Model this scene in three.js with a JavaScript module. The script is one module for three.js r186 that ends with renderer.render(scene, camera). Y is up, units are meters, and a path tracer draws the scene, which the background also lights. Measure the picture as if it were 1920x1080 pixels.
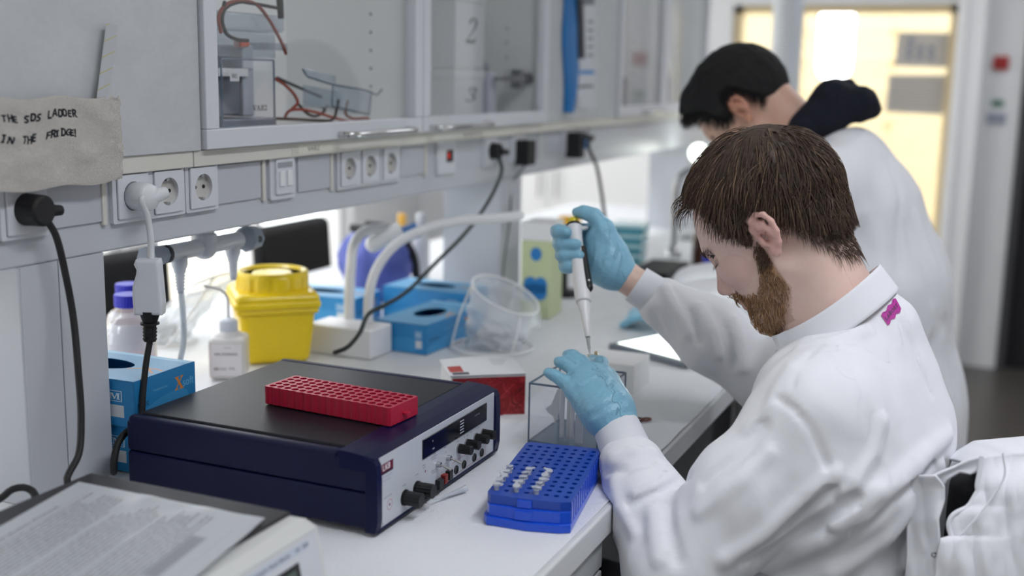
import * as THREE from 'three';
import { RoundedBoxGeometry } from 'three/addons/geometries/RoundedBoxGeometry.js';
import { mergeGeometries } from 'three/addons/utils/BufferGeometryUtils.js';
import { RectAreaLightUniformsLib } from 'three/addons/lights/RectAreaLightUniformsLib.js';
import { createNoise3D } from 'simplex-noise';

// ------------------------------------------------------------ camera, sky, lights, exposure
const scene = new THREE.Scene();
const renderer = new THREE.WebGLRenderer({ antialias: true });
renderer.toneMapping = THREE.LinearToneMapping;
renderer.toneMappingExposure = 1.07;
renderer.shadowMap.enabled = true;
const FPX = 2180, CAM = new THREE.Vector3(0, 1.46, 0);
const AX = [new THREE.Vector3(0.91647, 0.0189, -0.39965), new THREE.Vector3(-0.08945, 0.98328, -0.15862), new THREE.Vector3(0.38997, 0.18112, 0.90284)];
const camera = new THREE.PerspectiveCamera(2 * Math.atan(540 / FPX) * 180 / Math.PI, 16 / 9, 0.05, 60);
camera.position.copy(CAM);
camera.quaternion.setFromRotationMatrix(new THREE.Matrix4().makeBasis(...AX));
camera.focus = 1.56; camera.userData.fStop = 2.2;
scene.add(camera);
scene.background = new THREE.Color(0.93, 0.97, 1.0);
scene.backgroundIntensity = 4.5;
RectAreaLightUniformsLib.init();
const CEIL = 2.75;
// ceiling luminaires: [x, z, width x, length z]
const LUMINAIRES = [[0.45, -0.9, 0.3, 1.5], [0.45, -4.6, 0.3, 1.5], [-2.1, 0.4, 0.3, 1.5], [-2.1, -2.2, 0.3, 1.5], [-2.1, -4.6, 0.3, 1.5]];
const LAMP_INTENSITY = 13;

// ------------------------------------------------------------ helpers
const V = (x, y, z) => new THREE.Vector3(x, y, z);
let seed = 7;
const rnd = () => { seed = (seed * 1664525 + 1013904223) >>> 0; return seed / 4294967296; };
const rr = (a, b) => a + (b - a) * rnd();
const noise3 = createNoise3D(() => { return rnd(); });
const dirOf = (px, py) => AX[0].clone().multiplyScalar((px - 960) / FPX).addScaledVector(AX[1], (540 - py) / FPX).sub(AX[2]);
const at = (px, py, d) => CAM.clone().addScaledVector(dirOf(px, py), d);              // a pixel at a depth
const onPlane = (px, py, ax, v) => { const r = dirOf(px, py); return CAM.clone().addScaledVector(r, (v - CAM[ax]) / r[ax]); };
const onX = (px, py, v) => onPlane(px, py, 'x', v), onY = (px, py, v) => onPlane(px, py, 'y', v), onZ = (px, py, v) => onPlane(px, py, 'z', v);

const taken = {};
function numbered(n) { taken[n] = (taken[n] ?? -1) + 1; return taken[n] ? n + '_' + String(taken[n]).padStart(3, '0') : n; }
function shade(o) { o.castShadow = true; o.receiveShadow = true; return o; }
const norm = (g) => { if (g.index) g = g.toNonIndexed(); for (const k of Object.keys(g.attributes)) if (!['position', 'normal', 'uv', 'color'].includes(k)) g.deleteAttribute(k); return g; };
function join(gs) {
  if (!Array.isArray(gs)) return gs;
  if (gs.length === 1) return gs[0];
  gs = gs.map(norm);
  const keys = ['position', 'normal', 'uv', 'color'].filter((k) => gs.every((g) => g.attributes[k]));
  for (const g of gs) for (const k of Object.keys(g.attributes)) if (!keys.includes(k)) g.deleteAttribute(k);
  return mergeGeometries(gs);
}
function part(name, gs, mat, parent) { const m = shade(new THREE.Mesh(join(gs), mat)); m.name = name; parent.add(m); return m; }
function thing(name, label, category, pos = [0, 0, 0], turn = 0, group) {
  const g = new THREE.Group(); g.name = numbered(name); g.position.set(...(pos.isVector3 ? pos.toArray() : pos)); g.rotation.y = turn; scene.add(g);
  g.userData = { label, category }; if (group) g.userData.group = group; return g;
}
function solo(name, label, category, gs, mat, group) {
  const m = shade(new THREE.Mesh(join(gs), mat)); m.name = numbered(name); scene.add(m); m.userData = { label, category }; if (group) m.userData.group = group; return m;
}
function copyOf(root, pos, turn, label, group) {
  const r = root.clone(); r.name = numbered(root.name.replace(/_\d{3}$/, '')); scene.add(r); r.position.set(...pos); r.rotation.y = turn;
  r.userData = { ...root.userData }; if (label) r.userData.label = label; if (group) r.userData.group = group; return r;
}
function struct(name, gs, mat, label, category) { const m = shade(new THREE.Mesh(join(gs), mat)); m.name = name; scene.add(m); m.userData = { kind: 'structure', label, category }; return m; }
// geometry: axis-aligned box from min to max corners with rounded edges
function bx(x0, x1, y0, y1, z0, z1, r = 0, seg = 2) {
  const w = Math.abs(x1 - x0), h = Math.abs(y1 - y0), d = Math.abs(z1 - z0);
  const g = r ? new RoundedBoxGeometry(w, h, d, seg, Math.min(r, w / 2.01, h / 2.01, d / 2.01)) : new THREE.BoxGeometry(w, h, d);
  return g.translate((x0 + x1) / 2, (y0 + y1) / 2, (z0 + z1) / 2);
}
function between(g, a, b) {                                   // a y-axis geometry of unit centred height laid from a to b
  const d = b.clone().sub(a), m = new THREE.Matrix4().compose(a.clone().add(b).multiplyScalar(0.5), new THREE.Quaternion().setFromUnitVectors(V(0, 1, 0), d.clone().normalize()), V(1, 1, 1));
  return g.applyMatrix4(m);
}
const rod = (a, b, r0, r1 = r0, n = 14) => between(new THREE.CylinderGeometry(r1, r0, a.distanceTo(b), n), a, b);
const tubeG = (pts, r, n = 40, k = 8) => new THREE.TubeGeometry(new THREE.CatmullRomCurve3(pts, false, 'centripetal'), n, r, k);
function cable(pts, r, n = 48, k = 8) {                       // a tube with round ends
  const a = pts[0], b = pts[pts.length - 1];
  return [tubeG(pts, r, n, k), new THREE.SphereGeometry(r, k, 6).translate(a.x, a.y, a.z), new THREE.SphereGeometry(r, k, 6).translate(b.x, b.y, b.z)];
}
const lathe = (pts, n = 28) => new THREE.LatheGeometry(pts.map(([r, y]) => new THREE.Vector2(r, y)), n);
function slab(shape, depth, bevel = 0, seg = 2) { return new THREE.ExtrudeGeometry(shape, { depth, bevelEnabled: bevel > 0, bevelSize: bevel, bevelThickness: bevel, bevelSegments: seg, curveSegments: 16 }); }
const poly = (pts) => { const s = new THREE.Shape(); pts.forEach(([x, y], i) => i ? s.lineTo(x, y) : s.moveTo(x, y)); s.closePath(); return s; };
function rrect(x0, y0, x1, y1, r) {
  const s = new THREE.Shape(); s.moveTo(x0 + r, y0); s.lineTo(x1 - r, y0); s.quadraticCurveTo(x1, y0, x1, y0 + r); s.lineTo(x1, y1 - r); s.quadraticCurveTo(x1, y1, x1 - r, y1);
  s.lineTo(x0 + r, y1); s.quadraticCurveTo(x0, y1, x0, y1 - r); s.lineTo(x0, y0 + r); s.quadraticCurveTo(x0, y0, x0 + r, y0); return s;
}
const turned = (g, rx, ry, rz) => g.applyMatrix4(new THREE.Matrix4().makeRotationFromEuler(new THREE.Euler(rx, ry, rz)));
// quad card from four corners (bl, br, tr, tl)
function quad(a, b, c, d) {
  const g = new THREE.BufferGeometry();
  g.setAttribute('position', new THREE.Float32BufferAttribute([a, b, c, d].flatMap((p) => p.toArray()), 3));
  g.setAttribute('uv', new THREE.Float32BufferAttribute([0, 0, 1, 0, 1, 1, 0, 1], 2)); g.setIndex([0, 1, 2, 0, 2, 3]); g.computeVertexNormals(); return g;
}
// surface from a function (u, v) -> Vector3, given a thickness along its normal
function sheet(fn, nu, nv, thick = 0) {
  const P = [], T = [], I = [];
  const row = nu + 1;
  for (let j = 0; j <= nv; j++) for (let i = 0; i <= nu; i++) { const p = fn(i / nu, j / nv); P.push(p.x, p.y, p.z); T.push(i / nu, j / nv); }
  for (let j = 0; j < nv; j++) for (let i = 0; i < nu; i++) { const a = j * row + i; I.push(a, a + 1, a + row + 1, a, a + row + 1, a + row); }
  let g = new THREE.BufferGeometry();
  g.setAttribute('position', new THREE.Float32BufferAttribute(P, 3)); g.setAttribute('uv', new THREE.Float32BufferAttribute(T, 2)); g.setIndex(I); g.computeVertexNormals();
  if (!thick) return g;
  const N = g.attributes.normal.array, n = P.length / 3, P2 = P.slice(), T2 = T.slice(), I2 = I.slice();
  for (let i = 0; i < n; i++) { P2.push(P[3 * i] - N[3 * i] * thick, P[3 * i + 1] - N[3 * i + 1] * thick, P[3 * i + 2] - N[3 * i + 2] * thick); T2.push(T[2 * i], T[2 * i + 1]); }
  for (let i = 0; i < I.length; i += 3) I2.push(I[i] + n, I[i + 2] + n, I[i + 1] + n);
  const rim = []; for (let i = 0; i < row; i++) rim.push(i); for (let j = 1; j <= nv; j++) rim.push(j * row + nu); for (let i = nu - 1; i >= 0; i--) rim.push(nv * row + i); for (let j = nv - 1; j > 0; j--) rim.push(j * row);
  for (let k = 0; k < rim.length; k++) { const a = rim[k], b = rim[(k + 1) % rim.length]; I2.push(a, a + n, b, b, a + n, b + n); }
  g = new THREE.BufferGeometry(); g.setAttribute('position', new THREE.Float32BufferAttribute(P2, 3)); g.setAttribute('uv', new THREE.Float32BufferAttribute(T2, 2)); g.setIndex(I2); g.computeVertexNormals(); return g;
}

// ------------------------------------------------------------ materials
const std = (color, roughness = 0.5, extra = {}) => new THREE.MeshStandardMaterial({ color, roughness, ...extra });
const phys = (color, roughness, extra) => new THREE.MeshPhysicalMaterial({ color, roughness, ...extra });
function dataTex(w, h, fn, srgb = false) {
  const d = new Uint8Array(w * h * 4);
  for (let y = 0; y < h; y++) for (let x = 0; x < w; x++) { const c = fn(x, y); d.set([c[0], c[1], c[2], 255], 4 * (y * w + x)); }
  const t = new THREE.DataTexture(d, w, h); t.wrapS = t.wrapT = THREE.RepeatWrapping; t.magFilter = THREE.LinearFilter; t.minFilter = THREE.LinearMipmapLinearFilter; t.generateMipmaps = true;
  if (srgb) t.colorSpace = THREE.SRGBColorSpace; t.needsUpdate = true; return t;
}
function rep(t, u, v) { const c = t.clone(); c.repeat.set(u, v); c.needsUpdate = true; return c; }
// periodic noise so that repeats join
function pnoise(x, y, w, s, o = 0) { const a = x / w * 2 * Math.PI, b = y / w * 2 * Math.PI, r = s / (2 * Math.PI); return noise3(Math.cos(a) * r + 31 * o, Math.sin(a) * r + Math.cos(b) * r * 1.3, Math.sin(b) * r * 1.3 + 17 * o); }
const speck = dataTex(256, 256, (x, y) => { const v = 128 + 60 * pnoise(x, y, 256, 40, 1) + 50 * (rnd() - 0.5); return [v, v, v]; });
const grime = dataTex(256, 256, (x, y) => { const v = 246 + 3.5 * pnoise(x, y, 256, 5, 2) + 2.5 * pnoise(x, y, 256, 22, 3) + 4 * (rnd() - 0.5); return [v, v, v]; }, true);
const weave = dataTex(128, 128, (x, y) => { const v = 128 + 60 * Math.sin(x / 128 * Math.PI * 2 * 32 + (y % 8 < 4 ? 0 : Math.PI)) + 30 * Math.sin(y / 128 * Math.PI * 2 * 32); return [v, v, v]; });
const crepe = dataTex(256, 256, (x, y) => { const v = 128 + 50 * Math.sin((x + y) / 256 * Math.PI * 2 * 20) * Math.sin((x - y) / 256 * Math.PI * 2 * 20) + 50 * pnoise(x, y, 256, 30, 4); return [v, v, v]; });
const fibre = dataTex(256, 256, (x, y) => { const v = 128 + 55 * pnoise(x, y, 256, 26, 5) + 40 * pnoise(x, y, 256, 70, 6); return [v, v, v]; });
const M = {
  inner: std('#f1f3f2', 0.5),  // carcass laminate in a lighter copy, its paler colour standing in for missing light
  lam: std('#c6c9cc', 0.38, { map: rep(grime, 2, 2) }), lamEdge: std('#dcdad4', 0.45), trunk: std('#bfc2c8', 0.35), cover: std('#babdc4', 0.3), frameW: std('#d2d4da', 0.3), cream: std('#d3d1c8', 0.45),
  wall: std('#d9dadb', 0.85, { bumpMap: rep(speck, 8, 8), bumpScale: 0.0006 }), ceil: std('#e8e8e6', 0.9), floor: std('#4c4744', 0.35, { map: rep(grime, 6, 6), bumpMap: rep(speck, 20, 20), bumpScale: 0.0003 }),
  top: std('#dfe1e3', 0.5, { map: rep(grime, 4, 4) }), paper: std('#e3e5e9', 0.9, { bumpMap: rep(fibre, 3, 4), bumpScale: 0.0012 }), white: std('#e6e6e6', 0.45), whitePl: std('#e3e4e6', 0.35),
  black: std('#0c0c0e', 0.4), rubber: std('#111113', 0.6), chrome: std('#c9c9c9', 0.18, { metalness: 1 }), steel: std('#a8a9ab', 0.32, { metalness: 1 }), darkgrey: std('#3a3a3e', 0.5),
  glass: phys('#ffffff', 0.02, { transmission: 1, thickness: 0, ior: 1.45 }), acrylic: phys('#fcfdff', 0.03, { transmission: 1, thickness: 0, ior: 1.4 }), acrylicEdge: phys('#6f8399', 0.1, { transmission: 0.35, thickness: 0 }),
  navy: phys('#08103a', 0.32, { specularIntensity: 0.45, bumpMap: rep(speck, 6, 6), bumpScale: 0.0002 }), navyTop: phys('#12131c', 0.4, { specularIntensity: 0.6, bumpMap: rep(speck, 8, 8), bumpScale: 0.0002 }), red: std('#b01226', 0.35), blue: phys('#0d4fd2', 0.3, { clearcoat: 0.3 }), skyblue: std('#2f8ec9', 0.45), yellow: phys('#f0cf08', 0.35, { clearcoat: 0.2 }),
};
function canvasTex(w, h, draw) {
  const c = document.createElement('canvas'); c.width = w; c.height = h; const x = c.getContext('2d'); draw(x, w, h);
  const t = new THREE.CanvasTexture(c); t.colorSpace = THREE.SRGBColorSpace; t.anisotropy = 4; return t;
}
const printed = (w, h, draw, rough = 0.5, extra = {}) => std('#ffffff', rough, { map: canvasTex(w, h, draw), ...extra });
const fill = (x, c, w, h) => { x.fillStyle = c; x.fillRect(0, 0, w, h); };
// ------------------------------------------------------------ room shell
const RX0 = -3.4, RX1 = 1.7, RZ0 = -6.4, RZ1 = 2.2;
struct('floor', [bx(RX0 - 0.2, RX1 + 0.2, -0.1, 0, RZ0 - 0.2, RZ1 + 0.2)], M.floor, 'dark grey brown laboratory floor', 'floor');
struct('ceiling', [bx(RX0 - 0.2, RX1 + 0.2, CEIL, CEIL + 0.1, RZ0 - 0.2, RZ1 + 0.2)], M.ceil, 'white ceiling with long luminaires', 'ceiling');
struct('wall_right', [bx(RX1, RX1 + 0.2, 0, CEIL, RZ0, RZ1)], M.wall, 'plain white wall beyond the aisle', 'wall');
struct('wall_front', [bx(RX0 - 0.2, RX1 + 0.2, 0, CEIL, RZ1, RZ1 + 0.2)], M.wall, 'plain white wall behind the bench end', 'wall');
const LW = [[1.4, -0.2], [-0.4, -2.0], [-2.2, -3.8], [-4.0, -5.6]];
{
  const g = [bx(RX0 - 0.2, RX0, 0, 0.12, RZ0, RZ1), bx(RX0 - 0.2, RX0, 2.35, CEIL, RZ0, RZ1)];
  const edges = [RZ1, ...LW.flat(), RZ0];
  for (let i = 0; i < edges.length; i += 2) g.push(bx(RX0 - 0.2, RX0, 0.12, 2.35, edges[i + 1], edges[i]));
  struct('wall_left', g, M.wall, 'white wall with tall windows on the other side of the bench', 'wall');
}
function windowAt(n, g, mat, pane, label) { const w = struct('window_' + n, g, mat, label, 'window'); part('pane', pane, M.glass, w); return w; }
LW.forEach(([a, b], i) => {
  const t = 0.05, x0 = RX0 - 0.14, x1 = RX0 - 0.06, m = (a + b) / 2;
  windowAt(i + 1, [bx(x0, x1, 0.12, 0.17, b, a), bx(x0, x1, 2.3, 2.35, b, a), bx(x0, x1, 0.17, 2.3, a - t, a), bx(x0, x1, 0.17, 2.3, b, b + t), bx(x0, x1, 0.17, 2.3, m - 0.03, m + 0.03), bx(x0, x1, 0.95, 1.0, b + t, a - t)], M.whitePl, [bx(-3.502, -3.498, 0.17, 2.3, b + t, a - t)], 'tall white framed window in the long wall');
});
const wl = onZ(1375, 10, RZ0).x, wr = onZ(1800, 10, RZ0).x, wTop = 1.847, wBot = 0.42;
struct('wall_back', [bx(RX0, wl, 0, CEIL, RZ0 - 0.2, RZ0), bx(wl, wr, wTop, CEIL, RZ0 - 0.2, RZ0), bx(wl, wr, 0, wBot, RZ0 - 0.2, RZ0), bx(wr, -0.02, 0, CEIL, RZ0 - 0.2, RZ0), bx(0.9, RX1, 0, CEIL, RZ0 - 0.2, RZ0), bx(-0.02, 0.9, 2.1, CEIL, RZ0 - 0.2, RZ0)], M.wall, 'far white wall with glazed panel and dark door', 'wall');
windowAt(5, [bx(wl, wl + 0.05, wBot, wTop, RZ0 - 0.12, RZ0 - 0.04), bx(wr - 0.04, wr, wBot, wTop, RZ0 - 0.12, RZ0 - 0.04), bx(wl, wr, wTop - 0.04, wTop, RZ0 - 0.12, RZ0 - 0.04), bx(wl, wr, wBot, wBot + 0.05, RZ0 - 0.12, RZ0 - 0.04), bx(wl + 0.32, wl + 0.37, wBot, wTop, RZ0 - 0.11, RZ0 - 0.05)], std('#d8c49a', 0.5), [bx(wl + 0.05, wr - 0.04, wBot + 0.05, wTop - 0.04, RZ0 - 0.084, RZ0 - 0.08)], 'glazed panel in the far wall with warm light outside');
struct('trim_1', [bx(wr, wr + 0.135, 0, 2.2, RZ0, RZ0 + 0.1, 0.006), bx(wr + 0.03, wr + 0.05, 0, 2.2, RZ0 + 0.1, RZ0 + 0.115, 0.004)], M.whitePl, 'white upright frame beside the glazed panel', 'frame');
{ const d = struct('door_1', [bx(-0.02, 0.9, 0, 2.1, RZ0 - 0.09, RZ0 - 0.04)], std('#17181b', 0.4), 'dark door in the far wall', 'door'); part('door_frame', [bx(-0.02, 0.02, 0, 2.1, RZ0 - 0.04, RZ0 + 0.02), bx(0.86, 0.9, 0, 2.1, RZ0 - 0.04, RZ0 + 0.02), bx(-0.02, 0.9, 2.06, 2.1, RZ0 - 0.04, RZ0 + 0.02)], M.darkgrey, d); part('door_handle', [rod(V(0.06, 1.05, RZ0 - 0.04), V(0.06, 1.05, RZ0 + 0.03), 0.008), rod(V(0.06, 1.05, RZ0 + 0.03), V(0.18, 1.05, RZ0 + 0.03), 0.008)], M.steel, d); }
struct('baseboard_right', [bx(RX1 - 0.015, RX1, 0, 0.08, RZ0, RZ1)], M.darkgrey, 'dark skirting along the aisle wall', 'skirting');
// outside
solo('neighbouring_facade', 'warm beige rendered building outside the far glazed panel', 'building', [bx(-5.5, 2.5, -0.5, 5.5, -10.4, -10)], std('#cbbc9a', 0.9, { map: rep(grime, 3, 3) }));
solo('opposite_facade', 'pale beige building outside the tall windows', 'building', [bx(-10.4, -10, -0.5, 2.6, -9, 4)], std('#d9c8a6', 0.9, { map: rep(grime, 3, 3) }));
solo('yard_paving', 'pale paved yard outside the windows', 'paving', [bx(-10, -3.61, -0.6, -0.5, -9.9, 4), bx(-3.6, 2.5, -0.6, -0.5, -9.9, -6.61)], std('#cfc6b4', 0.9, { map: rep(grime, 5, 5) }));
// luminaires
LUMINAIRES.forEach(([x, z, w, l]) => {
  const t = thing('ceiling_light', 'long white luminaire fixed under the ceiling', 'ceiling light', [x, CEIL, z], 0, 'luminaires on the ceiling');
  part('housing', [bx(-w / 2 - 0.02, w / 2 + 0.02, -0.05, 0, -l / 2 - 0.02, l / 2 + 0.02, 0.008)], M.whitePl, t);
  part('diffuser', [bx(-w / 2, w / 2, -0.056, -0.05, -l / 2, l / 2)], std('#ffffff', 0.6, { emissive: '#f4f7ff', emissiveIntensity: 3 }), t);
  const a = new THREE.RectAreaLight('#f4f7ff', LAMP_INTENSITY, w, l); a.position.set(x, CEIL - 0.06, z); a.rotation.x = -Math.PI / 2; a.castShadow = true; scene.add(a);
});

// ------------------------------------------------------------ the island bench
const WT = 0.92, XF = -0.437, TX = -1.08;
const bench = thing('island_bench', 'long white island laboratory bench with laminate worktop', 'bench', [-1.09, 0, -2]);
part('worktop', [bx(-0.65, XF + 1.09, 0.882, WT, -2.7, 2.55, 0.004)], M.top, bench);
part('modesty_panel', [bx(-0.01, 0.01, 0.05, 0.882, -0.55, 0.655)], M.lam, bench);
for (const [x, z] of [[0.58, -2.55], [0.58, -0.3], [-0.57, -1.2], [-0.57, 1.2]]) part('leg', [bx(x - 0.02, x + 0.02, 0, 0.882, z - 0.02, z + 0.02, 0.003)], M.steel, bench);
function drawerUnit(z0, z1, label) {
  const t = thing('drawer_unit', label, 'drawer unit', [-0.7, 0, (z0 + z1) / 2]);
  const h = (z1 - z0) / 2;
  part('body', [bx(-0.25, 0.235, 0.08, 0.882, -h, h, 0.002), bx(-0.2, 0.2, 0, 0.08, -h + 0.02, h - 0.02)], M.lam, t);
  const rows = [[0.838, 0.878], [0.66, 0.833], [0.4, 0.655], [0.1, 0.395]];
  for (const [a, b] of rows) {
    const d = part('drawer', [bx(0.235, 0.254, a, b, -h + 0.003, h - 0.003, 0.002)], M.lam, t), y = (a + b) / 2 + 0.002;
    part('handle', cable([V(0.254, y, -0.07), V(0.275, y, -0.07), V(0.28, y, -0.064), V(0.28, y, 0.064), V(0.275, y, 0.07), V(0.254, y, 0.07)], 0.005, 40), M.steel, d);
  }
  return t;
}
drawerUnit(-1.345, -0.87, 'white drawer unit with steel bow handles under the near end of the bench');
drawerUnit(-3.1, -2.55, 'white drawer unit under the bench beside the standing person');
// absorbent paper on the worktop
function benchPaper(x0, x1, z0, z1, amp, label, lift) {
  const ph = rr(0, 50);
  const g = sheet((u, v) => { const x = x0 + (x1 - x0) * u, z = z1 + (z0 - z1) * v, e = Math.min(u, 1 - u, v, 1 - v); const w = Math.max(0, noise3(x * 5 + ph, z * 6, 1)) ** 1.5 + 0.35 * Math.max(0, noise3(x * 14, z * 14 + ph, 2)); return V(x, WT + lift + 0.0009 + amp * w * (e < 0.16 ? 1 : 0.25), z); }, 70, 70, 0.0005);
  return solo('bench_paper', label, 'paper', [g], M.paper);
}
benchPaper(-1.06, -0.445, -1.515, -0.75, 0.0012, 'white absorbent paper lining the bench under the navy power supply', 0);
benchPaper(-0.72, -0.441, -2.06, -1.5, 0.0045, 'wrinkled white absorbent paper sheet under the clear gel tank', 0.0006);

// upright columns that carry the superstructure
function column(z0, z1, label) {
  const t = thing('support_column', label, 'column', [-1.16, WT, (z0 + z1) / 2]); const h = (z1 - z0) / 2;
  part('post', [bx(-0.07, 0.079, 0, 0.302, -h, h, 0.002)], M.trunk, t);
  part('cover_strip', [bx(0.079, 0.081, 0.0, 0.302, -h + 0.002, h * 0.12), bx(0.079, 0.081, 0.0, 0.302, h * 0.15, h - 0.002)], M.trunk, t);
}
column(-1.16, -1.018, 'grey support column standing on the bench behind the black cable');
column(-2.545, -2.432, 'grey and white support column behind the clear waste bag');
column(-4.2, -4.08, 'grey support column at the far end of the bench');

// cable trunking
const TY0 = 1.2215, TY1 = 1.3214;
{
  const t = thing('cable_trunking', 'long light grey cable trunking with sockets under the wall cabinets', 'trunking', [-1.18, TY0, -1.9]);
  part('body', [bx(-0.1, 0.1, 0, 0.1, -2.35, 2.2, 0.004)], M.trunk, t);
  const zc = (a) => onX(a, 330, TX).z + 1.9;
  const covers = [[-300, -20], [82, 184], [404, 486], [556, 616], [748, 792], [1005, 1035], [1100, 1225]];
  for (const [a, b] of covers) part('cover', [bx(0.1, 0.1035, 0.041, 0.098, zc(b), zc(a), 0.001)], M.cover, t);
  for (const a of [188, 490, 618, 794, 1010]) part('divider', [bx(0.1, 0.106, 0.036, 0.099, zc(a) - 0.004, zc(a) + 0.004, 0.0015)], M.cream, t);
}
function makeSocket() {
  const t = thing('wall_socket', 'x', 'socket', [0, 0, 0], Math.PI / 2, 'mains sockets in the cable trunking');
  const s = rrect(-0.0355, -0.0355, 0.0355, 0.0355, 0.003), hole = new THREE.Path(); hole.absarc(0, 0, 0.0272, 0, Math.PI * 2, true);
  { const fs = rrect(-0.0355, -0.034, 0.0355, 0.034, 0.003), fh = new THREE.Path(); fh.absarc(0, 0, 0.0203, 0, Math.PI * 2, true); fs.holes.push(fh); part('frame', [slab(fs, 0.006, 0.0008)], M.frameW, t); }
  const ins = rrect(-0.0285, -0.0285, 0.0285, 0.0285, 0.0015); const h2 = new THREE.Path(); h2.absarc(0, 0, 0.0195, 0, Math.PI * 2, true); ins.holes.push(h2);
  { const gs = rrect(-0.0292, -0.0292, 0.0292, 0.0292, 0.0015), gh = new THREE.Path(); gh.absarc(0, 0, 0.0203, 0, Math.PI * 2, true); gs.holes.push(gh); part('gap_line', [slab(gs, 0.0004).translate(0, 0, 0.0068)], M.darkgrey, t); }
  part('insert', [slab(ins, 0.0022, 0.0004).translate(0, 0, 0.0074)], M.frameW, t);
  part('cup', [lathe([[0.0198, 0.0098], [0.0193, 0.0012], [0, 0.001]], 32).rotateX(Math.PI / 2)], std('#c4c2bd', 0.4), t);
  part('pin_hole', [new THREE.CylinderGeometry(0.0028, 0.0028, 0.001, 14).rotateX(Math.PI / 2).translate(-0.0095, 0, 0.0016)], M.black, t);
  part('pin_hole', [new THREE.CylinderGeometry(0.0028, 0.0028, 0.001, 14).rotateX(Math.PI / 2).translate(0.0095, 0, 0.0016)], M.black, t);
  part('earth_clip', [bx(-0.003, 0.003, 0.0145, 0.019, 0.0012, 0.0085, 0.0006)], M.steel, t); part('earth_clip', [bx(-0.003, 0.003, -0.019, -0.0145, 0.0012, 0.0085, 0.0006)], M.steel, t);
  return t;
}
const SY = 1.2915, skX = -1.0795;
const sockets = [[-1.026, 'grey mains socket holding the black plug'], [-1.209, 'grey mains socket holding the white plug'], [-1.2795, 'grey mains socket beside the white plug'], [-1.354, 'grey mains socket, third of its row from the white plug'],
  [-1.755, 'first socket of the row under the glass cabinet with gel tanks'], [-1.826, 'middle socket of the row under the glass cabinet with gel tanks'], [-1.902, 'last socket of the row under the glass cabinet with gel tanks'], [-2.352, 'socket holding the black plug under the cabinet with white boxes'], [-2.507, 'socket holding the square black adaptor'], [-2.831, 'socket holding the black adaptor beside the thick cable']];
let sk0; sockets.forEach(([z, lab], i) => { if (!i) { sk0 = makeSocket(); sk0.position.set(skX, SY, z); sk0.userData.label = lab; } else copyOf(sk0, [skX, SY, z], Math.PI / 2, lab); });
{ // data outlet and display module
  const z = onX(524, 328, TX).z, t = thing('data_outlet', 'grey double data outlet between the socket rows', 'outlet', [skX, SY, z], Math.PI / 2);
  part('frame', [slab(rrect(-0.033, -0.034, 0.033, 0.034, 0.003), 0.005, 0.0015)], M.frameW, t); part('insert', [slab(rrect(-0.023, -0.026, 0.023, 0.028, 0.002), 0.004, 0.0005).translate(0, 0, 0.006)], M.frameW, t);
  part('label_strip', [bx(-0.02, 0.02, 0.015, 0.024, 0.0095, 0.0108)], std('#9a9ca2', 0.3), t);
  for (const s of [-0.0095, 0.0115]) part('shutter', [bx(s - 0.0065, s + 0.0065, -0.014, 0.01, 0.0095, 0.013, 0.001)], M.whitePl, t);
  const z2 = onX(835, 290, TX).z, d = thing('timer_module', 'small black display module with red digit set in the trunking', 'display', [skX, SY, z2], Math.PI / 2);
  part('frame', [slab(rrect(-0.045, -0.034, 0.033, 0.034, 0.003), 0.005, 0.0015)], M.frameW, d); part('window', [bx(-0.008, 0.02, -0.012, 0.013, 0.006, 0.0085, 0.001)], M.black, d);
  part('digit', [bx(-0.0045, 0.001, -0.004, 0.007, 0.0085, 0.0089)], std('#501008', 0.5, { emissive: '#ff3018', emissiveIntensity: 0.7 }), d);
}

// ------------------------------------------------------------ wall cabinets
const CB = 1.346, CX = -1.075, CTOP = 2.05;
const zAt = (px) => onX(px, 240, -1.055).z;
solo('cabinet_rail', 'cream rail running along the bottom of the wall cabinets', 'rail', [bx(-1.36, -1.066, TY1 + 0.0006, CB - 0.001, -4.3, -1.33, 0.0015), bx(-1.36, -1.066, TY1 + 0.0006, CB - 0.001, -1.328, 0.3, 0.0015)], M.cream);
function cabinet(name, label, za, zb, kind) {                 // za nearer the camera than zb
  const t = thing(name, label, 'cabinet', [-1.22, CB, (za + zb) / 2]); const h = (za - zb) / 2 - 0.0006, H = CTOP - CB, p = 0.016;
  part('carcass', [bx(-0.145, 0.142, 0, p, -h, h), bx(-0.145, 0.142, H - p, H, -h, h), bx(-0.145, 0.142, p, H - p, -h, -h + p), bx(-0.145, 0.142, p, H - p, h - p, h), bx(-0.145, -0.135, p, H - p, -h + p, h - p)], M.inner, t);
  if (kind === 'solid') { part('door', [bx(0.143, 0.158, -0.001, H, -h + 0.001, h - 0.001, 0.0015)], M.lam, t); return t; }
  if (kind === 'open') return t;
  const w = 0.03, x0 = 0.143, x1 = 0.166;
  const d = part('door', [bx(x0, x1, 0, w * 0.95, -h + 0.001, h - 0.001, 0.002), bx(x0, x1, H - w, H, -h + 0.001, h - 0.001, 0.002), bx(x0, x1, w * 0.95, H - w, -h + 0.001, -h + w, 0.002), bx(x0, x1, w * 0.95, H - w, h - w, h - 0.001, 0.002)], M.frameW, t);
  part('glass_pane', [bx(0.152, 0.156, w * 0.9, H - w, -h + w - 0.003, h - w + 0.003)], M.glass, d);
  for (let k = 0; k < 5; k++) part('pin_hole', [new THREE.CylinderGeometry(0.0026, 0.0026, 0.0006, 10).rotateX(Math.PI / 2).translate(0.06, 0.085 + 0.034 * k, -h + p)], M.darkgrey, t);
  return t;
}
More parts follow.
